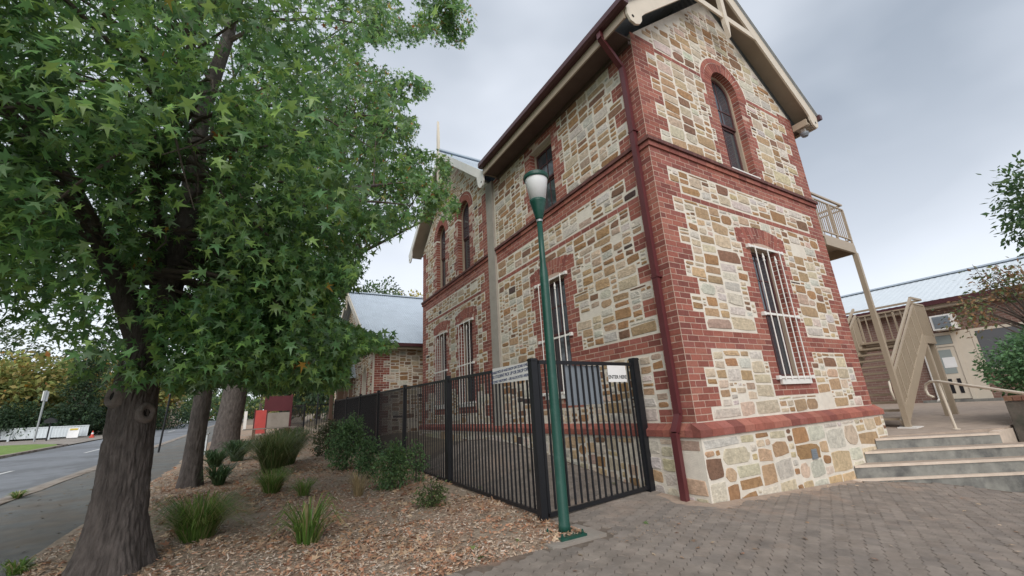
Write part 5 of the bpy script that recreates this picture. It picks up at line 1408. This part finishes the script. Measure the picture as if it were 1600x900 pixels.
# ------------------------------------------------------------------ background trees, hedges
def leafy(name, label, cat, base, vols, n, lsize, pal, group=None, trunk=None, autumn=0.0, seed=1, tr_h=None, clump=12, spread=0.28, sparse_branches=0):
    global rng
    rng = np.random.default_rng(seed); rr = random.Random(seed)
    t = empty(name, base, label, cat, group)
    if trunk:
        r, h = trunk; b = MB(); top = Vector((base[0], base[1], base[2]+h))
        b.tube([(base[0], base[1], base[2]-0.1), (base[0]+0.03*h, base[1], base[2]+h*0.5), top], [r*1.2, r, r*0.6], 8); b.build('trunk', M['twig'], t)
        b = MB()
        for (c, rad) in vols:
            for q in range(4):
                e = Vector((c[0]+rad[0]*rr.uniform(-.7, .7), c[1]+rad[1]*rr.uniform(-.7, .7), c[2]+rad[2]*rr.uniform(-.2, .8)))
                b.tube(curve(top-Vector((0, 0, h*rr.uniform(0, .35))), e, (0, 0, 0.1), 3), [r*0.5, r*0.35, r*0.22, r*0.1], 5, caps=False)
            for q in range(sparse_branches):
                e = Vector((c[0]+rad[0]*rr.uniform(-1, 1), c[1]+rad[1]*rr.uniform(-1, 1), c[2]+rad[2]*rr.uniform(-.3, 1.2)))
                b.tube(curve(top-Vector((0, 0, h*rr.uniform(0, .5))), e, (rr.gauss(0, .1), rr.gauss(0, .1), 0.15), 4), [r*0.3, r*0.2, r*0.15, r*0.1, r*0.05], 4, caps=False)
        b.build('limbs', M['twig'], t)
    nc = n//clump; c_ = []
    w = np.array([v[1][0]*v[1][1]*v[1][2] for v in vols])**0.7; w = w/w.sum()
    for k in range(nc):
        c, r = vols[rng.choice(len(vols), p=w)]; d = rng.normal(0, 1, 3); d /= np.linalg.norm(d)
        c_.append(np.array(c)+d*np.array(r)*(rng.random()**0.45))
    c_ = np.array(c_); ctr = np.mean(np.array([v[0] for v in vols]), 0)
    pos = np.repeat(c_, clump, 0)+np.clip(rng.normal(0, spread, (nc*clump, 3)), -1.7*spread, 1.7*spread); od = unit(pos-ctr)
    x, y = leaf_axes(len(pos), od, 0.3, 0.7); size = lsize*rng.uniform(0.6, 1.3, len(pos))
    col = leaf_cols(len(pos), np.array(pal), autumn)*np.repeat(rng.uniform(0.7, 1.3, nc), clump)[:, None]
    tv, tf = small_leaf(); blade_batch(tv, tf, pos, x, y, size, col, 'foliage', M['leaf_far'], t, kind=None)
    return t
YEL = [(0.27, 0.27, 0.08), (0.22, 0.26, 0.08), (0.32, 0.26, 0.09), (0.17, 0.22, 0.07)]
DKG = [(0.030, 0.065, 0.028), (0.025, 0.052, 0.026), (0.042, 0.08, 0.03)]
MID = [(0.06, 0.115, 0.035), (0.08, 0.13, 0.04), (0.05, 0.10, 0.04)]
GOLD = [(0.45, 0.36, 0.06), (0.38, 0.33, 0.06), (0.30, 0.30, 0.06)]
hz_ = lambda x, y: H(x, y)
BG = 'garden trees across the road'
def dome(px, py, dist, rx, rz):
    p = at_dist(px, py, dist); return ((p[0], p[1], p[2]), (rx, rx*0.8, rz))
p = at_dist(40, 640, 48); leafy('garden_tree', 'olive and golden rounded garden tree behind the pale fence', 'tree', (p[0], p[1], hz_(p[0], p[1])), [((p[0], p[1], 4.6), (4.2, 3.2, 2.6)), ((p[0]-3.5, p[1], 4.2), (3, 2.6, 2.2))], 9000, 0.46, YEL, BG, (0.15, 2.6), seed=11, autumn=0.05)
p = at_dist(150, 640, 54); leafy('garden_tree', 'golden leaved garden tree right behind the dark cypress', 'tree', (p[0], p[1], hz_(p[0], p[1])), [((p[0], p[1], 5.2), (4.0, 3.0, 3.2)), ((p[0]+3, p[1], 4.4), (3, 2.5, 2.2))], 9000, 0.46, YEL[:3], BG, (0.15, 2.6), seed=12, autumn=0.12)
p = at_dist(5, 600, 66); leafy('garden_tree', 'tall grey green airy tree rising over the golden garden trees', 'tree', (p[0], p[1], hz_(p[0], p[1])), [((p[0], p[1], 9), (6, 4, 4.2)), ((p[0]-7, p[1], 8), (5, 4, 4))], 5200, 0.40, [(0.09, 0.13, 0.07), (0.12, 0.15, 0.08)], BG, (0.25, 5), seed=13, clump=10, spread=0.4)
p = at_dist(118, 668, 44); leafy('cypress_tree', 'dark clipped columnar cypress standing behind the pale fence', 'tree', (p[0], p[1], hz_(p[0], p[1])), [((p[0], p[1], 2.6), (1.25, 1.25, 1.4)), ((p[0], p[1], 4.4), (1.3, 1.3, 1.6)), ((p[0], p[1], 6.2), (1.15, 1.15, 1.6))], 9000, 0.16, DKG, None, (0.12, 2.0), seed=14, spread=0.12)
for k, (px_, d_, w_) in enumerate(((-40, 45, 3.2), (40, 44, 2.6), (175, 46, 2.6), (235, 50, 3.2))):
    p = at_dist(px_, 655, d_); leafy('hedge_shrub', ['dark clipped hedge shrub at the end of the pale fence', 'dark hedge shrub behind the leaning street sign', 'dark hedge shrub just beyond the cypress', 'dark hedge shrub near the beige house'][k], 'shrub', (p[0], p[1], hz_(p[0], p[1])), [((p[0], p[1], 2.3), (w_, 1.4, 1.2))], 4200, 0.2, DKG, None, None, seed=20+k, spread=0.2)
lab = ['mid green tree past the beige house', 'bright yellow green tree behind the maroon notice board', 'dark green tree behind the far steel fence', 'green tree at the far end of the road', 'dark leafy tree beside the hall porch']
for k, (px_, py_, d_, rx, rz, pal, n) in enumerate(((330, 600, 70, 6, 4.5, MID, 6000), (500, 600, 40, 3.6, 2.6, YEL, 7000), (520, 575, 34, 3.4, 3.6, DKG, 6500), (410, 600, 85, 8, 5.5, MID, 6000), (548, 560, 27, 1.6, 3.2, DKG, 5000))):
    p = at_dist(px_, py_, d_); g = hz_(p[0], p[1]); leafy('distant_tree', lab[k], 'tree', (p[0], p[1], g), [((p[0], p[1], max(p[2], g+rz*0.9)), (rx, rx*0.8, rz)), ((p[0]-rx*0.6, p[1], max(p[2], g+rz)-0.6), (rx*0.6, rx*0.5, rz*0.7))], n, 0.3 if d_ > 30 else 0.2, pal, None, (0.2, max(1.5, p[2]-g)), seed=30+k)
p = at_dist(596, 452, 42); g = hz_(p[0], p[1]); leafy('distant_tree', 'green tree showing above the hall roof', 'tree', (p[0], p[1], g), [((p[0], p[1], p[2]-2.0), (2.6, 2.4, 3.0)), ((p[0]-2.0, p[1], p[2]-2.6), (2, 2, 2.4))], 4200, 0.34, MID, None, (0.25, p[2]-g-2), seed=41)
p = at_dist(640, 470, 46); g = hz_(p[0], p[1]); leafy('distant_tree', 'golden autumn tree showing above the hall roof', 'tree', (p[0], p[1], g), [((p[0], p[1], p[2]-1.8), (3.0, 2.4, 2.6))], 4200, 0.34, GOLD, None, (0.25, p[2]-g-2), seed=42)
p = at_dist(1634, 330, 30); leafy('garden_tree', 'tall green tree rising behind the classroom roof', 'tree', (p[0], p[1], 0.3), [((p[0]+0.2, p[1]-0.6, 8.6), (2.6, 2.0, 2.6))], 5200, 0.26, MID, None, (0.25, 7), seed=43)
# far wood closing the road
wood_v = []; rng = np.random.default_rng(77)
tw = empty('far_wood', (-20, 110, 2.1)); 
pos = np.stack([rng.uniform(-110, 60, 26000), rng.uniform(100, 125, 26000), np.zeros(26000)], 1)
top_ = np.array([5.5+3.0*noise.noise((x*0.07, 3, 1))+1.5*noise.noise((x*0.25, 7, 1)) for x in pos[:, 0]])
pos[:, 2] = 2.1+rng.random(26000)**0.8*top_
x, y = leaf_axes(len(pos), np.repeat(np.array([[0, -0.6, 0.2]]), len(pos), 0), 0.2, 0.8)
tv, tf = small_leaf(); wo = blade_batch(tv, tf, pos, x, y, rng.uniform(0.7, 1.5, len(pos)), leaf_cols(len(pos), np.array(MID+DKG+YEL[:2]), 0.02), 'far_wood_foliage', M['leaf_far'], None, kind='stuff')
bpy.data.objects.remove(tw); wo.name = 'far_wood'; wo['label'] = 'far belt of mixed green trees closing the end of the road'; wo['category'] = 'wood'
# shrubs by the classroom block
p2_ = at_dist(1516, 488, 15.0); p = at_dist(1545, 470, 15.5); leafy('maple_shrub', 'rusty orange leaved small tree with bare twigs above the garden wall', 'tree', (p[0]+0.6, p[1]-0.6, 0.8), [((p2_[0], p2_[1], p2_[2]), (0.55, 0.45, 0.5)), ((p[0]+0.4, p[1]-0.3, 3.5), (0.9, 0.6, 0.5)), ((p[0]+0.0, p[1]-1.3, 3.0), (0.9, 0.7, 0.75)), ((p[0]+0.8, p[1]-2.0, 3.4), (1.2, 0.9, 0.8))], 4000, 0.10, [(0.25, 0.135, 0.06), (0.20, 0.115, 0.055), (0.15, 0.15, 0.06), (0.28, 0.17, 0.08), (0.09, 0.14, 0.055), (0.10, 0.15, 0.06)], None, (0.07, 1.7), seed=51, spread=0.14, sparse_branches=7)
p = at_dist(1606, 588, 13.0); leafy('conifer_bush', 'soft green feathery conifer bush spilling over the brick coping', 'shrub', (p[0]+0.3, p[1]-0.2, 0.8), [((p[0]+0.1, p[1]-0.2, 1.45), (0.95, 0.85, 0.66)), ((p[0]+0.7, p[1]-0.6, 1.6), (1.05, 0.95, 0.72))], 14000, 0.085, [(0.09, 0.19, 0.075), (0.115, 0.22, 0.09), (0.07, 0.15, 0.07)], None, None, seed=53, spread=0.07)

# ------------------------------------------------------------------ tussocks, shrubs on the bed
def tussock(label, x, y, n, h, spread_, cols, seed, w=0.007, group='grass tussocks in the mulch bed'):
    r = random.Random(seed); z = bed_z(x, y) if -6.6 < x < -1.9 and y < 40 else H(x, y)
    b = MB()
    for k in range(n):
        a = r.uniform(0, 2*math.pi); rr_ = spread_*0.28*math.sqrt(r.random()); hh = h*r.uniform(0.55, 1.15); lean = (0.1+1.05*r.random()**0.7)*spread_
        p0 = Vector((x+rr_*math.cos(a), y+rr_*math.sin(a), z-0.02)); o = Vector((math.cos(a+r.gauss(0, .4)), math.sin(a+r.gauss(0, .4)), 0)); s_ = Vector((-o.y, o.x, 0))*w*r.uniform(.6, 1.3)
        pts = [p0, p0+o*lean*0.22+Vector((0, 0, hh*0.55)), p0+o*lean*0.62+Vector((0, 0, hh*0.9)), p0+o*lean*1.05+Vector((0, 0, hh*(0.95-0.5*lean/spread_*r.random())))]
        c = r.choice(cols); kk = r.uniform(.75, 1.25); c = tuple(q*kk for q in c)
        b.add([pts[0]-s_, pts[0]+s_, pts[1]+s_, pts[1]-s_, pts[2]+s_*0.7, pts[2]-s_*0.7, pts[3]], [(0, 1, 2, 3), (3, 2, 4, 5), (5, 4, 6)], c)
    o = b.build('grass_tussock', M['leaf'], origin=(x, y, z)); tag(o, label, 'grass', group)
GR = [(0.11, 0.21, 0.04), (0.15, 0.25, 0.055), (0.08, 0.16, 0.035), (0.20, 0.27, 0.08), (0.34, 0.30, 0.15)]
GR2 = [(0.13, 0.17, 0.06), (0.10, 0.15, 0.05), (0.19, 0.20, 0.09), (0.08, 0.14, 0.045)]
tussock('bright green grass tussock at the foot of the knotted trunk', -5.25, 2.40, 900, 0.44, 0.50, GR, 1, 0.0035)
tussock('small bright green strappy tussock alone on open mulch', -4.28, 1.42, 150, 0.40, 0.34, GR, 2, 0.006)
tussock('tall olive grass clump, largest in the bed', -4.45, 7.0, 1300, 0.80, 0.62, GR2, 3, 0.005)
tussock('olive grass clump behind the largest clump', -4.15, 8.3, 1100, 0.85, 0.60, GR2, 4, 0.006)
tussock('low yellow green tussock in front of the olive clump', -4.52, 4.6, 480, 0.36, 0.36, GR, 5, 0.004)
tussock('tiny light green tussock right of the low tussock', -4.12, 3.9, 160, 0.27, 0.22, GR, 6, 0.004)
tussock('dark strappy tussock beside the slender trunk', -5.33, 6.2, 220, 0.36, 0.28, [(0.05, 0.10, 0.04), (0.07, 0.12, 0.05)], 7, 0.011)
tussock('dark strappy tussock below the stout trunk', -5.2, 10.2, 380, 0.55, 0.45, [(0.05, 0.10, 0.04), (0.07, 0.12, 0.05)], 8, 0.013)
tussock('dark tussock between the two rear trunks', -5.6, 9.2, 260, 0.42, 0.35, [(0.05, 0.10, 0.04), (0.07, 0.12, 0.05)], 9, 0.012)
tussock('dry straw coloured tuft near the fence', -3.45, 3.3, 120, 0.35, 0.22, [(0.42, 0.34, 0.20), (0.34, 0.28, 0.16)], 10, 0.004)
tussock('little weed tuft on the path edge beside the trunk', -6.55, 2.35, 90, 0.14, 0.16, GR, 12, 0.008)
tussock('little weed tuft growing in the kerb', -8.30, 7.6, 90, 0.12, 0.16, GR, 13, 0.01)
def shrub(label, x, y, r_, h, n, ls, pal, seed):
    z = bed_z(x, y); leafy('bed_shrub', label, 'shrub', (x, y, z), [((x, y, z+h*0.45), (r_, r_, h*0.5)), ((x+r_*0.2, y, z+h*0.75), (r_*0.6, r_*0.6, h*0.35))], n, ls, pal, 'shrubs along the steel fence', (0.015, h*0.5), seed=seed, spread=0.05, clump=10)
SH = [(0.095, 0.175, 0.066), (0.12, 0.21, 0.078), (0.07, 0.14, 0.058)]
shrub('dense green shrub with pale new tips by the second fence post', -2.92, 3.50, 0.27, 0.64, 2600, 0.05, SH+[(0.10, 0.16, 0.05)], 61)
shrub('narrow dark shrub left of the tipped shrub', -3.02, 4.80, 0.22, 0.70, 1900, 0.05, SH, 62)
shrub('tall dark bushy shrub, biggest along the fence', -3.12, 6.40, 0.42, 1.02, 3600, 0.06, SH, 63)
shrub('brownish green loose shrub at the far end of the shrub row', -3.10, 9.4, 0.45, 0.85, 2300, 0.07, [(0.07, 0.085, 0.035), (0.05, 0.08, 0.035), (0.10, 0.09, 0.05)], 64)
shrub('knee high olive seedling alone near the gate', -2.78, 2.05, 0.20, 0.24, 700, 0.045, [(0.09, 0.12, 0.04), (0.07, 0.10, 0.035)], 65)
shrub('thin side shoot shrub touching the fence bars', -2.45, 3.75, 0.18, 0.62, 600, 0.05, SH, 66)

# ------------------------------------------------------------------ litter on the mulch and paving
rng = np.random.default_rng(5)
def scatter(n, x0, x1, y0, y1, zf, size, pal, m, name, tpl, flat=0.25, pw=1.0, label=None, patch=None):
    pos = np.stack([rng.uniform(x0, x1, n), y0+(y1-y0)*rng.random(n)**pw, np.zeros(n)], 1)
    if patch is not None:
        sc_, th, sd_ = patch; q = np.array([noise.noise((p[0]*sc_, p[1]*sc_, sd_))+0.5*noise.noise((p[0]*sc_*3, p[1]*sc_*3, sd_)) for p in pos])
        pos = pos[q > th+rng.normal(0, 0.12, n)]; n = len(pos)
    a = rng.uniform(0, 2*np.pi, n); y = np.stack([np.cos(a), np.sin(a), rng.normal(0, flat, n)], 1); y = unit(y)
    up = unit(np.array([0, 0, 1.0])+rng.normal(0, flat, (n, 3))); x = unit(np.cross(y, up))
    pos[:, 2] = [zf(p[0], p[1]) for p in pos]; pos[:, 2] += rng.uniform(0.004, 0.018, n)
    pal = np.array(pal); col = pal[rng.integers(0, len(pal), n)]*rng.uniform(.75, 1.25, (n, 1))
    tv, tf = tpl
    o = blade_batch(tv, tf, pos, x, y, size*rng.uniform(.6, 1.25, n), col, name, m, None, kind='stuff')
    if label: o['label'] = label; o['category'] = 'litter'
    return o
DRY = [(0.40, 0.255, 0.15), (0.34, 0.205, 0.12), (0.47, 0.34, 0.22), (0.28, 0.19, 0.125), (0.50, 0.38, 0.255), (0.41, 0.215, 0.13)]
scatter(6500, -6.5, -2.0, -0.05, 7.0, bed_z, 0.085, DRY, M['dry_leaf'], 'fallen_leaves', star_leaf(), 0.45, 1.3, 'brown fallen leaves scattered over the mulch', (0.9, 0.0, 3))
scatter(1700, -6.5, -2.0, 7.0, 20.0, bed_z, 0.10, DRY, M['dry_leaf'], 'fallen_leaves', star_lo(), 0.35, 1.3, 'brown fallen leaves on the mulch further up the bed')
scatter(4200, -4.6, -2.0, -0.08, 1.6, bed_z, 0.045, [(0.42, 0.215, 0.125), (0.47, 0.28, 0.175), (0.36, 0.18, 0.105), (0.50, 0.35, 0.24)], M['dry_leaf'], 'fallen_leaves', small_leaf(), 0.4, 1.2, 'rusty crumbled leaf litter near the lamp post', (1.1, 0.02, 21))
scatter(26, -6.0, 0.5, -0.3, 3.5, lambda x, y: bed_z(x, y) if x < -2 else H(x, y), 0.10, [(0.10, 0.16, 0.05), (0.16, 0.20, 0.06)], M['dry_leaf'], 'fallen_leaves', star_leaf(), 0.2, 1.0, 'few green leaves freshly fallen on the mulch')
scatter(70, -3.5, 4.0, -3.2, -0.15, lambda x, y: H(x, y)+0.002, 0.06, DRY+[(0.5, 0.38, 0.28)], M['dry_leaf'], 'fallen_leaves', star_leaf(), 0.12, 1.0, 'sparse dry leaves lying on the pavers')
scatter(160, -8.3, -6.5, 1.5, 14, lambda x, y: H(x, y)-0.02, 0.06, [(0.05, 0.04, 0.03), (0.10, 0.08, 0.05), (0.16, 0.12, 0.07)], M['dry_leaf'], 'fallen_leaves', star_lo(), 0.2, 1.0, 'dark leaf scraps on the asphalt footpath')
cv = np.array([(-.5, -.12, 0), (.5, -.1, 0), (.45, .12, 0), (-.45, .1, 0), (-.4, -.08, .12), (.42, -.06, .14), (.4, .08, .12), (-.4, .07, .13)]); cf = np.array([(4, 5, 6), (4, 6, 7), (0, 1, 5), (0, 5, 4), (1, 2, 6), (1, 6, 5), (2, 3, 7), (2, 7, 6), (3, 0, 4), (3, 4, 7)])
scatter(24000, -6.55, -1.95, -0.06, 9.0, bed_z, 0.040, [(0.40, 0.30, 0.22), (0.30, 0.21, 0.15), (0.48, 0.38, 0.29), (0.40, 0.22, 0.14), (0.22, 0.16, 0.12), (0.50, 0.42, 0.35)], M['chip'], 'bark_mulch', (cv, cf), 0.3, 1.5, 'loose bark chips covering the planting bed', (0.8, -0.30, 11))
scatter(500, -1.9, 4.5, -0.6, -0.12, lambda x, y: H(x, y)-0.004, 0.015, [(0.42, 0.30, 0.2), (0.35, 0.25, 0.17)], M['chip'], 'gravel_grit', (cv, cf), 0.3, 0.6, 'sandy grit washed along the foot of the wall')

# ------------------------------------------------------------------ street furniture far left
def pole(name, label, x, y, h, r, m, cat='pole', lean=(0, 0)):
    z = H(x, y); t = empty(name, (x, y, z), label, cat); b = MB(); b.tube([(x, y, z-0.15), (x+lean[0], y+lean[1], z+h)], r, 10); b.build('post', m, t); return t
sp_ = pole('street_sign', 'pale steel sign post seen edge on before the low fence', -16.6, 34.6, 3.0, 0.05, M['galv'], 'sign')
b = MB(); b.box(-16.62, -16.58, 34.2, 35.0, H(-16.6, 34.6)+2.35, H(-16.6, 34.6)+2.95); b.build('plate', M['sign_white'], sp_)
mbx = pole('mail_box', 'black letter box on a short post', -16.1, 34.7, 1.0, 0.04, M['black'], 'letter box')
z = H(-16.1, 34.7)+1.0; b = MB(); b.box(-16.35, -15.85, 34.5, 34.9, z, z+0.18); b.plate([(-16.35, 34.5, z+0.18), (-16.1, 34.5, z+0.32), (-15.85, 34.5, z+0.18)], (0, 0.4, 0)); b.build('box', M['black'], mbx)
pf = empty('garden_fence', (-20, 37.5, H(-20, 37.5)), 'low pale blue grey sheet fence along the far garden', 'fence')
fa, fb = np.array([-33.0, 42.0]), np.array([-14.6, 36.2]); npn = 9
for k in range(npn):
    p0, p1 = fa+(fb-fa)*k/npn, fa+(fb-fa)*(k+0.985)/npn; z0, z1 = H(*p0), H(*p1)
    b = MB(); m_ = 24; v = []; f = []; nrm2 = np.array([-(fb-fa)[1], (fb-fa)[0]]); nrm2 = nrm2/np.linalg.norm(nrm2)
    for i in range(m_+1):
        q = p0+(p1-p0)*i/m_+nrm2*(0.02 if i % 2 else -0.02); zz = z0+(z1-z0)*i/m_; v += [(q[0], q[1], zz+0.05), (q[0], q[1], zz+0.70)]
    for i in range(m_): f.append((2*i, 2*i+2, 2*i+3, 2*i+1))
    mesh_obj('panel', v, f, M['pale_steel'], pf)
    b = MB(); b.beam((p0[0], p0[1], z0+0.72), (p1[0], p1[1], z1+0.72), 0.07, 0.05); b.build('capping', M['pale_steel'], pf)
    b = MB(); b.box(p0[0]-0.05, p0[0]+0.05, p0[1]-0.05, p0[1]+0.05, z0-0.1, z0+0.76); b.build('post', M['pale_steel'], pf)
nx_, ny_ = -16.5+1.3, 35.6; z = H(nx_, ny_)
nb_ = empty('leaning_placard', (nx_, ny_, z), 'white placard with yellow heading propped on the low fence', 'sign'); b = MB(); b.plate([(nx_-0.28, ny_, z), (nx_+0.28, ny_-0.1, z), (nx_+0.28, ny_+0.05, z+0.62), (nx_-0.28, ny_+0.15, z+0.62)], (0.01, 0.03, 0)); b.build('board', M['sign_white'], nb_)
b = MB(); b.plate([(nx_-0.20, ny_+0.085, z+0.48), (nx_+0.20, ny_+0.014, z+0.48), (nx_+0.20, ny_+0.034, z+0.58), (nx_-0.20, ny_+0.105, z+0.58)], (-0.003, -0.012, 0)); b.build('heading', mat('yellow_print', (0.6, 0.45, 0.05), 0.5, 0.05, 4), nb_)
cx_, cy_ = -14.2, 35.4; z = H(cx_, cy_); cn = empty('traffic_cone', (cx_, cy_, z), 'small red traffic cone at the end of the low fence', 'cone')
b = MB(); b.box(cx_-0.11, cx_+0.11, cy_-0.11, cy_+0.11, z-0.06, z+0.03); b.build('base', M['cone'], cn); b = MB(); b.lathe([(0.085, 0.03), (0.06, 0.17), (0.025, 0.36), (0.02, 0.37)], (cx_, cy_, z), 14); b.build('body', M['cone'], cn); b = MB(); b.lathe([(0.066, 0.16), (0.047, 0.26)], (cx_, cy_, z), 14); b.build('band', M['sign_white'], cn)
# parking sign pole near the slender tree, seen edge on
pk = pole('parking_sign', 'thin dark sign pole standing on the kerb past the knotted tree', -7.75, 16.2, 2.6, 0.03, M['black'], 'sign', (0.08, 0))
z = H(-7.75, 16.2); b = MB(); b.box(-7.70, -7.67, 16.0, 16.4, z+1.95, z+2.5); b.build('plate', M['galv'], pk)
# beige house seen between the trunks
bh = empty('beige_house', (-14.5, 52, H(-14.5, 52)), 'beige rendered house glimpsed between the tree trunks', 'building'); z = H(-14.5, 52)
b = MB(); b.box(-17, -12.4, 50, 56, z-0.3, z+3.4); b.build('wall', mat('beige_render', (0.50, 0.38, 0.28), 0.85, 0.1, 2), bh)
b = MB(); b.plate([(-17.4, 49.5, z+3.4), (-12.0, 49.5, z+3.4), (-14.7, 49.5, z+5.0)], (0, 7, 0)); b.build('roof', M['tan'], bh)
b = MB(); b.box(-12.41, -12.36, 51.5, 52.8, z+1.0, z+2.3); b.build('window', M['glass'], bh)
# noticeboard, red board, bench, bin, white posts up the bed
def zt(x, y): return bed_z(x, y) if y < 40 else H(x, y)
nbx, nby = -3.95, 23.2; z = zt(nbx, nby); nt_ = empty('notice_board', (nbx, nby, z), 'maroon school notice board on two posts behind the red banner', 'notice board')
for dx in (-0.62, 0.62):
    b = MB(); b.box(nbx+dx-0.05, nbx+dx+0.05, nby-0.05, nby+0.05, z-0.2, 2.72); b.build('post', M['maroon_board'], nt_)
b = MB(); b.box(nbx-0.569, nbx+0.569, nby-0.04, nby+0.04, 1.86, 2.66); b.build('board', M['maroon_board'], nt_)
b = MB(); b.box(nbx-0.569, nbx+0.569, nby-0.03, nby+0.03, 0.95, 1.78); b.build('lower_board', M['concrete'], nt_)
rbx, rby = -4.75, 21.0; z = zt(rbx, rby); rb_ = empty('red_banner', (rbx, rby, z), 'bright red upright banner board behind the bench', 'banner')
b = MB(); b.box(rbx-0.22, rbx+0.24, rby-0.03, rby+0.03, z+0.15, z+1.24); b.build('board', M['red_board'], rb_)
for dx in (-0.25, 0.27):
    b = MB(); b.box(rbx+dx-0.025, rbx+dx+0.025, rby-0.04, rby+0.04, z-0.1, z+1.32); b.build('post', M['maroon_board'], rb_)
bn = empty('park_bench', (-4.3, 18.6, zt(-4.3, 18.6)), 'weathered plank bench beside the stout trunk', 'bench'); z = zt(-4.3, 18.6)
for k in range(3):
    b = MB(); b.box(-5.35, -3.3, 18.4+k*0.15, 18.53+k*0.15, z+0.42, z+0.47); b.build('plank', M['concrete'], bn)
for x in (-4.95, -3.7):
    b = MB(); b.box(x-0.06, x+0.06, 18.43, 18.8, z-0.1, z+0.419); b.build('leg', M['timber'], bn)
bi = empty('litter_bin', (-6.25, 13.0, zt(-6.25, 13.0)), 'small pale grey slatted bin beside the stout trunk', 'bin'); z = zt(-6.25, 13.0)
b = MB(); b.box(-6.42, -6.12, 12.85, 13.15, z-0.05, z+0.62); b.build('body', M['pale_steel'], bi); b = MB(); b.box(-6.45, -6.09, 12.82, 13.18, z+0.621, z+0.66); b.build('rim', M['galv'], bi)
for k, (x, y) in enumerate(((-6.05, 30.5), (-5.6, 30.8))):
    z = zt(x, y); b = MB(); b.box(x-0.09, x+0.09, y-0.09, y+0.09, z-0.1, z+1.15); b.plate([(x-0.09, y-0.09, z+1.15), (x+0.09, y-0.09, z+1.15), (x+0.09, y+0.09, z+1.15), (x-0.09, y+0.09, z+1.15)], (0, 0, 0.03)); o = b.build('white_post', M['white'], origin=(x, y, z)); tag(o, ['square white gate post next to the stout trunk, street side', 'square white gate post between its twin and the red banner'][k], 'post', 'white gate posts')
lp2 = pole('lamp_post', 'distant slim lamp post behind the far steel fence', -1.6, 27.0, 3.0, 0.05, M['black'], 'lamp post'); z = H(-1.6, 27.0)+3.0
b = MB(); b.lathe([(0.08, 0.0), (0.20, 0.32), (0.20, 0.36), (0.05, 0.42)], (-1.6, 27.0, z), 14); b.build('lantern', M['diffuser'], lp2)
